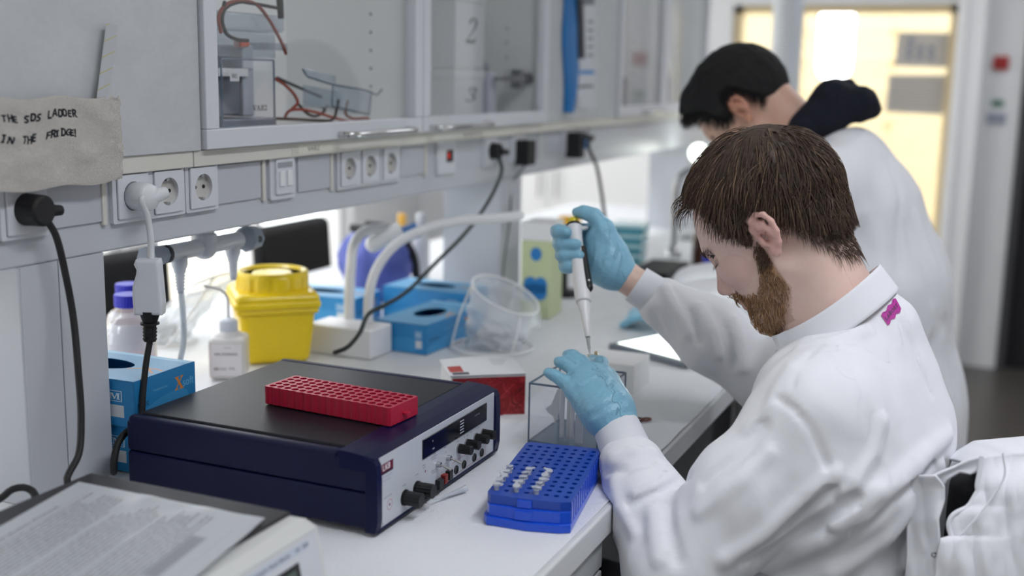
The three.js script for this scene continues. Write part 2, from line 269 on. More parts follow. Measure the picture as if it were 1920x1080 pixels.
function bowHandle(t, za, zb, zc, y) {                          // on a door, along z
  const d = t.children.find((c) => c.name === 'door'), a = za - zc, b = zb - zc;
  part('handle', [...cable([V(0.162, y, a - 0.012), V(0.182, y, a - 0.011), V(0.191, y, a - 0.02), V(0.191, y, (a + b) / 2), V(0.191, y, b + 0.02), V(0.182, y, b + 0.011), V(0.162, y, b + 0.012)], 0.0058, 60, 10)], M.chrome, d);
}
const zB0 = zAt(386), zB1 = zAt(793), zC1 = zAt(1027), zD1 = zAt(1158), zE1 = zAt(1243), zF1 = zAt(1322);
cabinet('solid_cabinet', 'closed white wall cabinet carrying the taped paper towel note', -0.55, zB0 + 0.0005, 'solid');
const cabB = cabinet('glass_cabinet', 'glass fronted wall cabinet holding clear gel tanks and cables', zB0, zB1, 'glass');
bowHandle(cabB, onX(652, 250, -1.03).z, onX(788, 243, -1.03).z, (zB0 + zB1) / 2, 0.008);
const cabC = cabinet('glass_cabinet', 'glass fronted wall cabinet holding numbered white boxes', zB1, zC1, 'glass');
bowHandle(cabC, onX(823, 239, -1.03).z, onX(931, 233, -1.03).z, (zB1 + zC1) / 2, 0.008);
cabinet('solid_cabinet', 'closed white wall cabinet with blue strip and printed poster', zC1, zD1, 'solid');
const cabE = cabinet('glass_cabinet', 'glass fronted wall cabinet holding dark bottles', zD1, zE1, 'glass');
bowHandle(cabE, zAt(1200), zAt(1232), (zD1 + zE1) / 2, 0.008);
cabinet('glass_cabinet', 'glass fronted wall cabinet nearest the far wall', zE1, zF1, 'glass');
{ // hinge seen in the second glass cabinet
  const c = onX(985, 148, -1.1).setZ(zC1 + 0.058).sub(cabC.position), mv = (g) => g.translate(c.x, c.y, c.z);
  const h = part('hinge', [mv(bx(-0.012, 0.012, -0.008, 0.008, 0.0, 0.09, 0.003)), mv(bx(-0.008, 0.008, -0.005, 0.005, 0.088, 0.15, 0.003)), mv(bx(-0.014, 0.014, -0.022, 0.022, 0.02, 0.04, 0.002))], M.steel, cabC); h.userData.label = 'steel concealed hinge';
  part('hinge_cup', [mv(new THREE.CylinderGeometry(0.015, 0.015, 0.034, 20).rotateX(Math.PI / 2).translate(0, 0, -0.017))], M.steel, h);
}
// paper towel note and its tape
{
  const mat = printed(1024, 660, (x, w, h) => {
    fill(x, '#e0dbd3', w, h); for (let i = 0; i < 9000; i++) { x.fillStyle = `rgba(${rnd() < 0.5 ? '120,112,100' : '240,236,228'},0.10)`; x.fillRect(rnd() * w, rnd() * h, 3, 3); }
    x.strokeStyle = '#22242c'; x.fillStyle = '#22242c'; x.lineWidth = 3;
    const hand = (str, x0, x1, y, px) => { let n = str.length; x.font = 'bold ' + px + 'px sans-serif'; [...str].forEach((ch, i) => { x.save(); x.translate(x0 + (x1 - x0) * i / n, y + rr(-5, 5) - i * 1.5); x.transform(0.82, rr(-0.08, 0.04), rr(-0.22, -0.02), rr(0.9, 1.12), 0, 0); x.fillText(ch, 0, 0); x.lineWidth = 4; x.strokeText(ch, 0, 0); x.restore(); }); };
    hand('THE SDS LADDER', 180, 700, 168, 74); hand('IN  THE  FRIDGE!', 170, 690, 318, 74);
  }, 0.95, { bumpMap: rep(crepe, 5, 3), bumpScale: 0.0025 });
  const a = onX(-60, 190, -1.052), b = onX(229, 330, -1.052);
  const y1 = 1.4225, y0 = 1.3165;
  solo('paper_towel_note', 'creased paper towel with handwritten black note taped to closed cabinet', 'note', [sheet((u, v) => V(-1.0515 + 0.0035 * Math.max(0, noise3(u * 4, v * 3, 3)) + 0.002 * Math.sin(u * 9 + v * 4) ** 2, y0 + (y1 - y0) * v + 0.002 * Math.sin(u * 14) + (u > 0.9 ? 0.004 * noise3(u * 20, v * 6, 1) : 0), a.z + (b.z - a.z) * u + 0.0015 * noise3(1, v * 9, 4)), 60, 34, 0.0006)], mat);
  const tape = phys('#ffffff', 0.25, { map: canvasTex(64, 512, (x, w, h) => { fill(x, '#b6b9bd', w, h); x.strokeStyle = '#b5b08a'; x.lineWidth = 9; for (let y = -20; y < 560; y += 100) { x.beginPath(); x.moveTo(0, y + 30); x.lineTo(w, y - 10); x.stroke(); } }) });
  solo('adhesive_tape', 'strip of translucent tape holding the paper towel note', 'tape', [sheet((u, v) => { const b0 = onX(176, 200, -1.0535), t0 = onX(198, 44, -1.0535); return V(-1.0508 - 0.0016 * v, b0.y + (t0.y - b0.y) * v, b0.z + (t0.z - b0.z) * v - 0.021 * u); }, 4, 20, 0.0002)], tape);
  solo('cabinet_label', 'small printed label on the cream cabinet rail', 'label', [quad(V(-1.0652, 1.3255, zAt(558)), V(-1.0652, 1.3255, zAt(640)), V(-1.0652, 1.3415, zAt(640)), V(-1.0652, 1.3415, zAt(558)))], printed(512, 96, (x, w, h) => { fill(x, '#d9d6ca', w, h); x.fillStyle = '#c9c7ba'; x.fillRect(10, 8, 60, 80); x.fillStyle = '#26262a'; x.font = '60px sans-serif'; x.fillText('VAR2', 170, 70); }, 0.45));
  solo('cabinet_label', 'blurred dark label under the second cabinet handle', 'label', [quad(V(-1.0652, 1.327, zAt(872)), V(-1.0652, 1.327, zAt(925)), V(-1.0652, 1.339, zAt(925)), V(-1.0652, 1.339, zAt(872)))], printed(256, 64, (x, w, h) => { fill(x, '#d5d2c8', w, h); x.fillStyle = '#55565c'; x.font = 'bold 40px sans-serif'; x.fillText('ROBOTTI', 24, 48); }, 0.45));
}
// ------------------------------------------------------------ things on the bench
const BY = WT + 0.0016;                                        // on the paper
// part given in world coordinates; root is the thing's group (no turn)
function partW(name, gs, mat, parent, root = parent) { const g = join(gs); g.translate(-root.position.x, -root.position.y, -root.position.z); return part(name, g, mat, parent); }
// ---- power supply
{
  const t = thing('power_supply', 'navy electrophoresis power supply with white control panel, red rack on top', 'power supply', [-0.836, BY, -1.295]);
  const x0 = -1.02, x1 = -0.655, z0 = -1.47, z1 = -1.121, b0 = 0.929, b1 = 0.974, top = 1.0215;
  partW('lower_case', [bx(x0, x1, b0, b1, z0, z1, 0.004, 3)], M.navy, t);
  partW('upper_case', [bx(x0, x1, b1 + 0.0004, 1.014, z0, z1, 0.004, 3)], M.navy, t);
  partW('lid', [bx(x0 + 0.008, -0.703, 1.008, top, z0 + 0.018, z1 - 0.018, 0.003)], M.navyTop, t);
  for (const z of [z0, z1 - 0.016]) partW('side_rail', [bx(x0 + 0.002, -0.703, 1.004, top - 0.0005, z, z + 0.016, 0.006, 3)], M.navy, t);
  const bez = poly([[-0.7015, 1.0], [-0.7015, 1.0212], [-0.685, 1.0208], [-0.668, 1.0188], [-0.6555, 1.0145], [-0.652, 1.009], [-0.6505, 0.99], [-0.6505, 0.94], [-0.653, 0.927], [-0.665, 0.9265], [-0.665, 1.0]]);
  partW('front_bezel', [slab(bez, 0.0105, 0.001).translate(0, 0, z1 - 0.0105), slab(bez, 0.0145, 0.001).translate(0, 0, z0), slab(poly([[-0.7015, 1.005], [-0.7015, 1.0222], [-0.685, 1.0218], [-0.668, 1.0198], [-0.6545, 1.0165], [-0.6545, 1.008]]), z1 - z0 - 0.004).translate(0, 0, z0 + 0.002), bx(-0.67, -0.6508, 0.9255, 0.929, z0 + 0.004, z1 - 0.004, 0.001)], M.navy, t);
  const pz0 = -1.1315, pz1 = -1.4555, py0 = 0.9285, py1 = 1.0155, px = -0.6528;
  const U = (z) => (pz0 - z) / (pz0 - pz1), Vv = (y) => (y - py0) / (py1 - py0);
  const mat = printed(2048, 550, (c, w, h) => {
    const X = (z) => U(z) * w, Y = (y) => (1 - Vv(y)) * h;
    fill(c, '#c6cbd2', w, h);
    for (let i = 0; i < 500; i++) { c.fillStyle = `rgba(90,95,105,${0.05 + 0.05 * rnd()})`; c.fillRect(rnd() * w, rnd() * h, 2 + rnd() * 6, 1 + rnd() * 3); }
    c.fillStyle = '#6d1428'; c.fillRect(26, Y(1.0065), 176, 66); c.fillStyle = '#3a0d1a'; c.fillRect(26, Y(1.0065) + 66, 176, 18);
    c.fillStyle = '#e9e6ea'; c.font = 'bold 66px sans-serif'; c.fillText('LKB', 40, Y(1.0065) + 57);
    c.fillStyle = '#8d93a0'; c.font = '20px sans-serif'; c.fillText('2301 Macrodrive 1', 34, Y(0.9885)); c.fillText('Power Supply', 34, Y(0.984));
    c.fillStyle = '#31333a'; c.font = '17px sans-serif';
    for (const [s, z, y] of [['power interrupt', -1.141, 0.962], ['voltage', -1.186, 0.963], ['current', -1.219, 0.966], ['output', -1.238, 0.9725], ['active', -1.239, 0.969], ['high', -1.243, 0.9475], ['voltage', -1.241, 0.944], ['ALARM', -1.266, 0.979], ['audible without', -1.26, 0.976], ['shutdown', -1.263, 0.973], ['audible with', -1.262, 0.957], ['shutdown', -1.264, 0.954], ['TIMER', -1.298, 0.978], ['run', -1.302, 0.971], ['reset', -1.3, 0.956], ['Power', -1.335, 0.976], ['SET', -1.357, 0.976], ['RUN', -1.366, 0.976], ['TIME', -1.377, 0.977], ['current', -1.398, 0.977], ['V', -1.277, 0.9445], ['mA', -1.29, 0.9475], ['W', -1.307, 0.9475]]) c.fillText(s, X(z), Y(y));
    c.strokeStyle = '#b0404c'; c.lineWidth = 4; c.beginPath(); c.arc(X(-1.155), Y(0.951), 40, 0, 7); c.stroke(); c.fillStyle = '#7c1c2c'; c.beginPath(); c.arc(X(-1.155), Y(0.951), 11, 0, 7); c.fill();
    c.beginPath(); c.arc(X(-1.246), Y(0.964), 10, 0, 7); c.fill();
    c.strokeRect(X(-1.323), Y(0.9505), X(-1.428) - X(-1.323), 118); c.beginPath(); c.moveTo(X(-1.366), Y(0.9505)); c.lineTo(X(-1.376), Y(0.956)); c.lineTo(X(-1.42), Y(0.956)); c.stroke();
    c.strokeStyle = '#50525a'; c.lineWidth = 3; c.beginPath(); c.moveTo(X(-1.134), Y(0.9295)); c.lineTo(X(-1.137), Y(0.935)); c.lineTo(X(-1.14), Y(0.9295)); c.closePath(); c.stroke();
    c.strokeStyle = 'rgba(70,74,84,0.5)'; c.lineWidth = 2; for (const z of [-1.205, -1.256, -1.32]) { c.beginPath(); c.moveTo(X(z), Y(0.945)); c.lineTo(X(z), h); c.stroke(); }
  }, 0.35);
  const pan = partW('control_panel', [bx(-0.6545, px - 0.0003, py0, py1, pz1, pz0, 0.0008)], std('#c6cbd2', 0.35), t); pan.userData.label = 'white printed control panel';
  partW('panel_print', [quad(V(px, py0 + 0.0005, pz0 - 0.0005), V(px, py0 + 0.0005, pz1 + 0.0005), V(px, py1 - 0.0005, pz1 + 0.0005), V(px, py1 - 0.0005, pz0 - 0.0005))], mat, pan, t);
  const dm = printed(1024, 132, (c, w, h) => { fill(c, '#0b0710', w, h); c.fillStyle = '#cfd2dc'; c.font = 'bold 20px sans-serif'; c.fillText('V', 130, 50); c.fillText('mA', 130, 106); for (let i = 0; i < 5; i++) c.fillRect(560, 18 + 22 * i, 66, 8); c.font = '15px sans-serif'; c.fillText('ELAPSED TIME', 800, 50); c.fillStyle = '#1d1522'; c.fillRect(680, 8, 130, 118); c.fillRect(830, 60, 150, 62); }, 0.12);
  partW('display', [bx(px - 0.0002, px + 0.0016, 0.982, 1.0075, -1.4275, -1.2375, 0.0006)], std('#0b0710', 0.12), pan, t);
  partW('display_print', [quad(V(px + 0.0018, 0.983, -1.238), V(px + 0.0018, 0.983, -1.427), V(px + 0.0018, 1.007, -1.427), V(px + 0.0018, 1.007, -1.238))], dm, pan, t);
  const knob = (y, z, r, l) => {
    const pr = []; for (let i = 0; i < 32; i++) { const a = i / 32 * 2 * Math.PI, q = r * (i % 2 ? 1 : 0.94); pr.push([Math.cos(a) * q, Math.sin(a) * q]); }
    const k = partW('knob', [slab(poly(pr), l, 0.0008).rotateY(Math.PI / 2).translate(px + 0.0022, y, z)], M.black, t); k.userData.label = 'black ribbed knob';
    partW('knob_ring', [new THREE.CylinderGeometry(r * 1.22, r * 1.22, 0.002, 24).rotateZ(Math.PI / 2).translate(px + 0.001, y, z)], r > 0.0076 ? M.black : M.steel, k, t);
  };
  knob(0.9475, -1.192, 0.0083, 0.021); knob(0.9485, -1.2235, 0.0083, 0.021);
  for (const z of [-1.3415, -1.3655, -1.3935, -1.416]) knob(0.966, z, 0.0056, 0.017);
  for (const z of [-1.278, -1.3075]) { const s = partW('toggle_switch', [rod(V(px, 0.9635, z), V(px + 0.006, 0.9635, z), 0.0036, 0.0036, 6), rod(V(px + 0.005, 0.9635, z), V(px + 0.019, 0.9575, z - 0.004), 0.0011, 0.0018, 8)], M.chrome, t); s.userData.label = 'chrome toggle switch'; }
  const sq = (y, z, w, h, m, l) => { const s = partW('push_button', [bx(px, px + 0.007, y - h / 2, y + h / 2, z - w / 2, z + w / 2, 0.001)], m, t); s.userData.label = l; };
  sq(0.937, -1.2795, 0.0125, 0.013, M.black, 'black push button'); sq(0.9395, -1.2935, 0.009, 0.0125, std('#8a1d16', 0.4), 'dark red push button'); sq(0.9405, -1.3075, 0.0105, 0.0125, M.black, 'black push button'); sq(0.9375, -1.247, 0.009, 0.014, M.black, 'black rocker switch');
  for (const z of [-1.334, -1.358, -1.3905, -1.4145]) partW('jack_socket', [lathe([[0.0001, 0.0], [0.0048, 0.0], [0.0052, 0.0009], [0.0058, 0.0012], [0.006, 0.0]], 20).rotateZ(-Math.PI / 2).translate(px + 0.0002, 0.9385, z)], M.black, t);
  for (const x of [-0.99, -0.69]) for (const z of [-1.45, -1.15]) partW('foot', [new THREE.CylinderGeometry(0.011, 0.009, 0.0085, 16).translate(x, 0.9258, z)], M.rubber, t);
}
solo('pipette_tip', 'clear pipette tip lying against the power supply front', 'pipette tip', (() => { const a = V(-0.6425, 0.9265, -1.243), b = V(-0.6235, 0.9268, -1.305); return [between(lathe([[0.0008, -0.03], [0.0012, -0.015], [0.003, 0.015], [0.0044, 0.032], [0.0037, 0.032], [0.0024, 0.012], [0.0005, -0.028]], 14), a, b)]; })(), phys('#f2f5f8', 0.2, { transmission: 0.6, thickness: 0 }));
// ---- red tube rack
{
  const t = thing('tube_rack', 'red plastic tube rack lying on the power supply lid', 'rack', [-0.788, 1.0222, -1.264], -0.075);
  const L = 0.2, Wd = 0.066, nx = 16, nz = 5, pitch = 0.0122, s = new THREE.Shape(); const out = [];
  for (let i = 0; i < nx; i++) out.push([-L / 2 + L * (i + 0.12) / nx, -Wd / 2 + 0.0012], [-L / 2 + L * (i + 0.3) / nx, -Wd / 2], [-L / 2 + L * (i + 0.7) / nx, -Wd / 2], [-L / 2 + L * (i + 0.88) / nx, -Wd / 2 + 0.0012]);
  out.push([L / 2, -Wd / 2 + 0.002], [L / 2, Wd / 2 - 0.002]); for (let i = nx - 1; i >= 0; i--) out.push([-L / 2 + L * (i + 0.88) / nx, Wd / 2 - 0.0012], [-L / 2 + L * (i + 0.7) / nx, Wd / 2], [-L / 2 + L * (i + 0.3) / nx, Wd / 2], [-L / 2 + L * (i + 0.12) / nx, Wd / 2 - 0.0012]);
  out.push([-L / 2, Wd / 2 - 0.002], [-L / 2, -Wd / 2 + 0.002]); out.forEach(([x, y], i) => i ? s.lineTo(x, y) : s.moveTo(x, y));
  for (let i = 0; i < nx; i++) for (let j = 0; j < nz; j++) { const h = new THREE.Path(); h.absarc((i - 7.5) * pitch, (j - 2) * pitch, 0.0049, 0, Math.PI * 2, true); s.holes.push(h); }
  const rm = phys('#c21a40', 0.35, { transmission: 0.12, thickness: 0, sheen: 0.3 });
  part('body', [new THREE.ExtrudeGeometry(s, { depth: 0.0235, bevelEnabled: false, curveSegments: 7 }).rotateX(-Math.PI / 2).translate(0, 0.0015, 0)], rm, t);
  part('base_plate', [bx(-L / 2 + 0.001, L / 2 - 0.001, 0, 0.0022, -Wd / 2 + 0.002, Wd / 2 - 0.002, 0.001)], std('#8c0c20', 0.5), t);
  for (const e of [-1, 1]) part('end_tab', [new THREE.CylinderGeometry(0.006, 0.006, 0.003, 16).scale(1, 1, 0.8).translate(e * (L / 2 + 0.002), 0.011, 0), rod(V(e * L / 2, 0.011, 0), V(e * (L / 2 + 0.006), 0.011, 0), 0.002)], rm, t);
}
// ---- blue rack with tubes
{
  const th = 0.16, px = -0.522, pz = -1.335, t = thing('tube_rack', 'blue plastic tube rack with small clear tubes beside the gel tank', 'rack', [px, BY, pz], th);
  const W2 = 0.0525, L2 = 0.106, s = poly([[-W2 + 0.004, -L2], [W2, -L2], [W2, L2 - 0.002], [W2 - 0.012, L2 + 0.003], [0, L2 + 0.005], [-W2 + 0.006, L2 + 0.0015], [-W2, L2 - 0.008], [-W2, -L2 + 0.006]]);
  for (let i = 0; i < 8; i++) for (let j = 0; j < 12; j++) { const h = new THREE.Path(); h.absarc((i - 3.5) * 0.0125, (j - 5.5) * 0.0162, 0.0036, 0, Math.PI * 2, true); s.holes.push(h); }
  part('top_plate', [new THREE.ExtrudeGeometry(s, { depth: 0.012, bevelEnabled: false, curveSegments: 6 }).rotateX(Math.PI / 2).translate(0, 0.037, 0)], phys('#0a42aa', 0.4, { clearcoat: 0.2 }), t);
  const low = poly([[-W2 + 0.003, -L2 + 0.001], [W2 - 0.001, -L2 + 0.001], [W2 - 0.001, L2], [W2 - 0.012, L2 + 0.005], [0, L2 + 0.009], [-W2 + 0.006, L2 + 0.003], [-W2 + 0.001, L2 - 0.006], [-W2 + 0.001, -L2 + 0.006]]);
  part('base', [slab(low, 0.013, 0.001).rotateX(Math.PI / 2).translate(0, 0.0245, 0)], M.blue, t);
  const lip = poly([[-W2 - 0.002, -L2], [W2, -L2], [W2, L2 + 0.003], [W2 - 0.012, L2 + 0.0085], [0, L2 + 0.0125], [-W2 + 0.004, L2 + 0.0065], [-W2 - 0.002, L2 - 0.004]]);
  part('foot_lip', [slab(lip, 0.008, 0.0015).rotateX(Math.PI / 2).translate(0, 0.0095, 0)], M.blue, t);
  part('front_catch', [bx(-0.012, 0.006, 0.026, 0.036, L2 + 0.003, L2 + 0.0075, 0.001), bx(-0.014, 0.008, 0.012, 0.0235, L2 + 0.007, L2 + 0.0115, 0.001)], M.blue, t);
  for (let k = 0; k < 14; k++) part('side_rib', [bx(W2 - 0.001, W2 + 0.0009, 0.01, 0.034, -L2 + 0.012 + k * 0.0145, -L2 + 0.0205 + k * 0.0145, 0.0006)], M.blue, t);
  // tubes
  const tubeMat = phys('#eef1f4', 0.18, { transmission: 0.55, thickness: 0, ior: 1.35 });
  const mk = (open) => {
    const u = new THREE.Group();
    const b = new THREE.Mesh(lathe([[0.0005, -0.02], [0.0024, -0.017], [0.0031, 0], [0.0034, 0.004], [0.0044, 0.0045], [0.0044, 0.006], [0.0029, 0.006], [0.0024, -0.01], [0.0002, -0.019]], 14), tubeMat); b.name = 'tube_body'; shade(b); u.add(b);
    const cg = [lathe([[0, 0.0085], [0.0042, 0.0085], [0.0047, 0.0078], [0.0047, 0.0064], [0.0036, 0.0062], [0, 0.0062]], 16), bx(0.004, 0.0085, 0.0064, 0.0082, -0.002, 0.002, 0.0005)];
    const c = new THREE.Mesh(join(cg), tubeMat); c.name = 'tube_cap'; shade(c); if (open) { c.rotation.z = 0.22; c.position.set(0.0, 0.0006, 0); } u.add(c); return u;
  };
  const protos = [mk(false), mk(true)];
  const c = Math.cos(th), sn = Math.sin(th); const rows = [['in the outermost filled row of the blue rack', 0, [0, 1, 2, 3, 4]], ['in the middle filled row of the blue rack', 2, [0, 1, 2, 3, 4]], ['in the innermost filled row of the blue rack', 4, [0, 1, 2, 3, 4]]];
  for (const [lab, col, rws] of rows) for (const j of rws) {
    const lx = (col - 3.5) * 0.0125, lz = (5.5 - j - (col ? 0.0 : 0.0)) * 0.0162;
    const u = protos[(j + col) % 3 === 0 ? 0 : 1].clone(); u.name = numbered('microtube'); u.position.set(px + lx * c + lz * sn, BY + 0.0375, pz - lx * sn + lz * c); u.rotation.y = j * 1.3 + col; scene.add(u);
    u.userData = { label: 'small clear tube with cap ' + lab, category: 'tube', group: 'small tubes in the blue rack' };
  }
}
// ---- clear gel tank with white plates
{
  const t = thing('gel_tank', 'clear plastic gel tank with white plates inside, beside the blue rack', 'gel tank', [-0.5735, BY + 0.001, -1.585]);
  const w = 0.0535, d = 0.0615, h = 0.093, k = 0.003;
  part('walls', [quad(V(-w, 0, d), V(w, 0, d), V(w, h, d), V(-w, h, d)), quad(V(w, 0, -d), V(-w, 0, -d), V(-w, h, -d), V(w, h, -d)), quad(V(-w, 0, -d), V(-w, 0, d), V(-w, h, d), V(-w, h, -d)), quad(V(w, 0, d), V(w, 0, -d), V(w, h, -d), V(w, h, d))], M.acrylic, t);
  part('floor_plate', [bx(-w, w, 0.001, 0.007, -d, d, 0.001)], phys('#c3d0de', 0.1, { transmission: 0.8, thickness: 0 }), t);
  const e = []; for (const x of [-w, w]) for (const z of [-d, d]) e.push(rod(V(x, 0, z), V(x, h, z), 0.0013)); for (const y of [0.004, h]) { for (const x of [-w, w]) e.push(rod(V(x, y, -d), V(x, y, d), 0.0016)); for (const z of [-d, d]) e.push(rod(V(-w, y, z), V(w, y, z), 0.0016)); }
  part('edges', e, M.acrylicEdge, t);
  const mk = (x, z, ww, h0, h1) => part('white_plate', [bx(x - ww / 2, x + ww / 2, h0, h1, z - 0.0015, z + 0.0015, 0.0006)], M.white, t);
  mk(-0.0075, 0.045, 0.0065, 0.012, 0.085); mk(0.001, 0.04, 0.006, 0.01, 0.082); mk(0.009, 0.045, 0.005, 0.012, 0.075); mk(0.021, 0.05, 0.0115, 0.009, 0.053); mk(0.022, 0.046, 0.009, 0.05, 0.066);
  const comb = poly([[-0.037, 0.05], [-0.028, 0.058], [-0.019, 0.082], [-0.0145, 0.082], [-0.016, 0.052], [-0.018, 0.041], [-0.022, 0.03], [-0.0245, 0.04], [-0.034, 0.046]]);
  part('comb', [slab(comb, 0.002, 0.0004).translate(0, 0, 0.035)], M.white, t);
  part('inner_divider', [quad(V(-w + k, 0.007, 0.013), V(w - k, 0.007, 0.013), V(w - k, 0.058, 0.013), V(-w + k, 0.058, 0.013)), quad(V(0.013, 0.007, d - k), V(0.013, 0.007, -d + k), V(0.013, 0.058, -d + k), V(0.013, 0.058, d - k))], M.acrylic, t);
}
// ---- carton with red front
{
  const A = onY(846, 705, 0.99), B = onY(986, 700, 0.99), e = B.clone().sub(A), L = e.length(), ang = Math.atan2(-e.z, e.x);
  const t = thing('carton', 'white and red carton with red crinkled front behind the power supply', 'box', [A.x, BY, A.z], ang);
  const H = 0.068, D = 0.105;
  part('box', [bx(0, L, 0, H, -D, 0, 0.001)], M.white, t);
  part('front_print', [quad(V(0.002, 0.001, 0.0004), V(L - 0.0005, 0.001, 0.0004), V(L - 0.0005, H - 0.004, 0.0004), V(0.002, H - 0.004, 0.0004))], printed(512, 256, (c, w, h) => { fill(c, '#8f1a20', w, h); for (let i = 0; i < 160; i++) { c.strokeStyle = rnd() < 0.5 ? `rgba(225,90,88,${0.15 + 0.3 * rnd()})` : `rgba(70,6,10,${0.2 + 0.3 * rnd()})`; c.lineWidth = 2 + rnd() * 7; const x = rnd() * w, y = rnd() * h; c.beginPath(); c.moveTo(x, y); c.quadraticCurveTo(x + rr(-90, 90), y + rr(-60, 60), x + rr(-120, 120), y + rr(-90, 90)); c.stroke(); } }, 0.3), t);
  part('top_flap', [sheet((u, v) => V(-0.004 + (L + 0.004) * u, H + 0.0015 + 0.004 * Math.sin(u * 3) * v, 0.003 - (D + 0.0) * v), 12, 12, 0.0012)], printed(512, 384, (c, w, h) => { fill(c, '#dfe0e2', w, h); c.fillStyle = '#b5443c'; c.fillRect(22, 180, 90, 130); c.fillStyle = '#4c4f55'; c.fillRect(30, 318, 110, 52); c.fillStyle = '#aab0b8'; for (let i = 0; i < 6; i++) c.fillRect(330, 60 + 24 * i, 130 - 12 * i, 7); }, 0.5), t);
}
solo('white_box', 'small white cardboard box behind the gloved hand', 'box', [bx(-0.675, -0.572, BY, BY + 0.052, -1.95, -1.856, 0.0015)], M.white);
{ const r1 = new THREE.TorusGeometry(0.0095, 0.0017, 8, 28).rotateX(Math.PI / 2), a = onY(1195, 788, WT + 0.003), b = onY(1211, 790, WT + 0.003);
  solo('rubber_ring', 'dark rubber ring lying on the bench paper', 'ring', [r1.clone().scale(1.1, 1, 0.9).translate(a.x, WT + 0.0045, a.z)], std('#35312e', 0.5));
  solo('rubber_ring', 'reddish brown ring lying half on the dark ring', 'ring', [r1.clone().scale(0.85, 1, 0.8).rotateZ(0.12).translate(b.x, WT + 0.0062, b.z)], std('#6e3a2c', 0.5)); }
// ---- light box
{
  const L = onY(1140, 655, WT), F = onY(1283, 693, WT), e = F.clone().sub(L), w = e.length(), ang = Math.atan2(-e.z, e.x), D = 0.3;
  const t = thing('light_box', 'flat glowing light box lying on the bench behind the white box', 'light box', [L.x, WT + 0.001, L.z], ang);
  part('casing', [bx(0, w, 0, 0.012, -D, 0, 0.003)], std('#6f767e', 0.4), t);
  part('screen', [bx(0.012, w - 0.01, 0.012, 0.0128, -D + 0.02, -0.014)], std('#ffffff', 0.4, { emissive: '#f3fff6', emissiveIntensity: 2.2 }), t);
  const a = new THREE.RectAreaLight('#f3fff6', 2.2, w - 0.022, D - 0.034), c = V(w / 2, 0.02, -D / 2).applyAxisAngle(V(0, 1, 0), ang).add(t.position); a.position.copy(c); a.rotation.set(Math.PI / 2, 0, -ang); a.castShadow = true; scene.add(a);
}
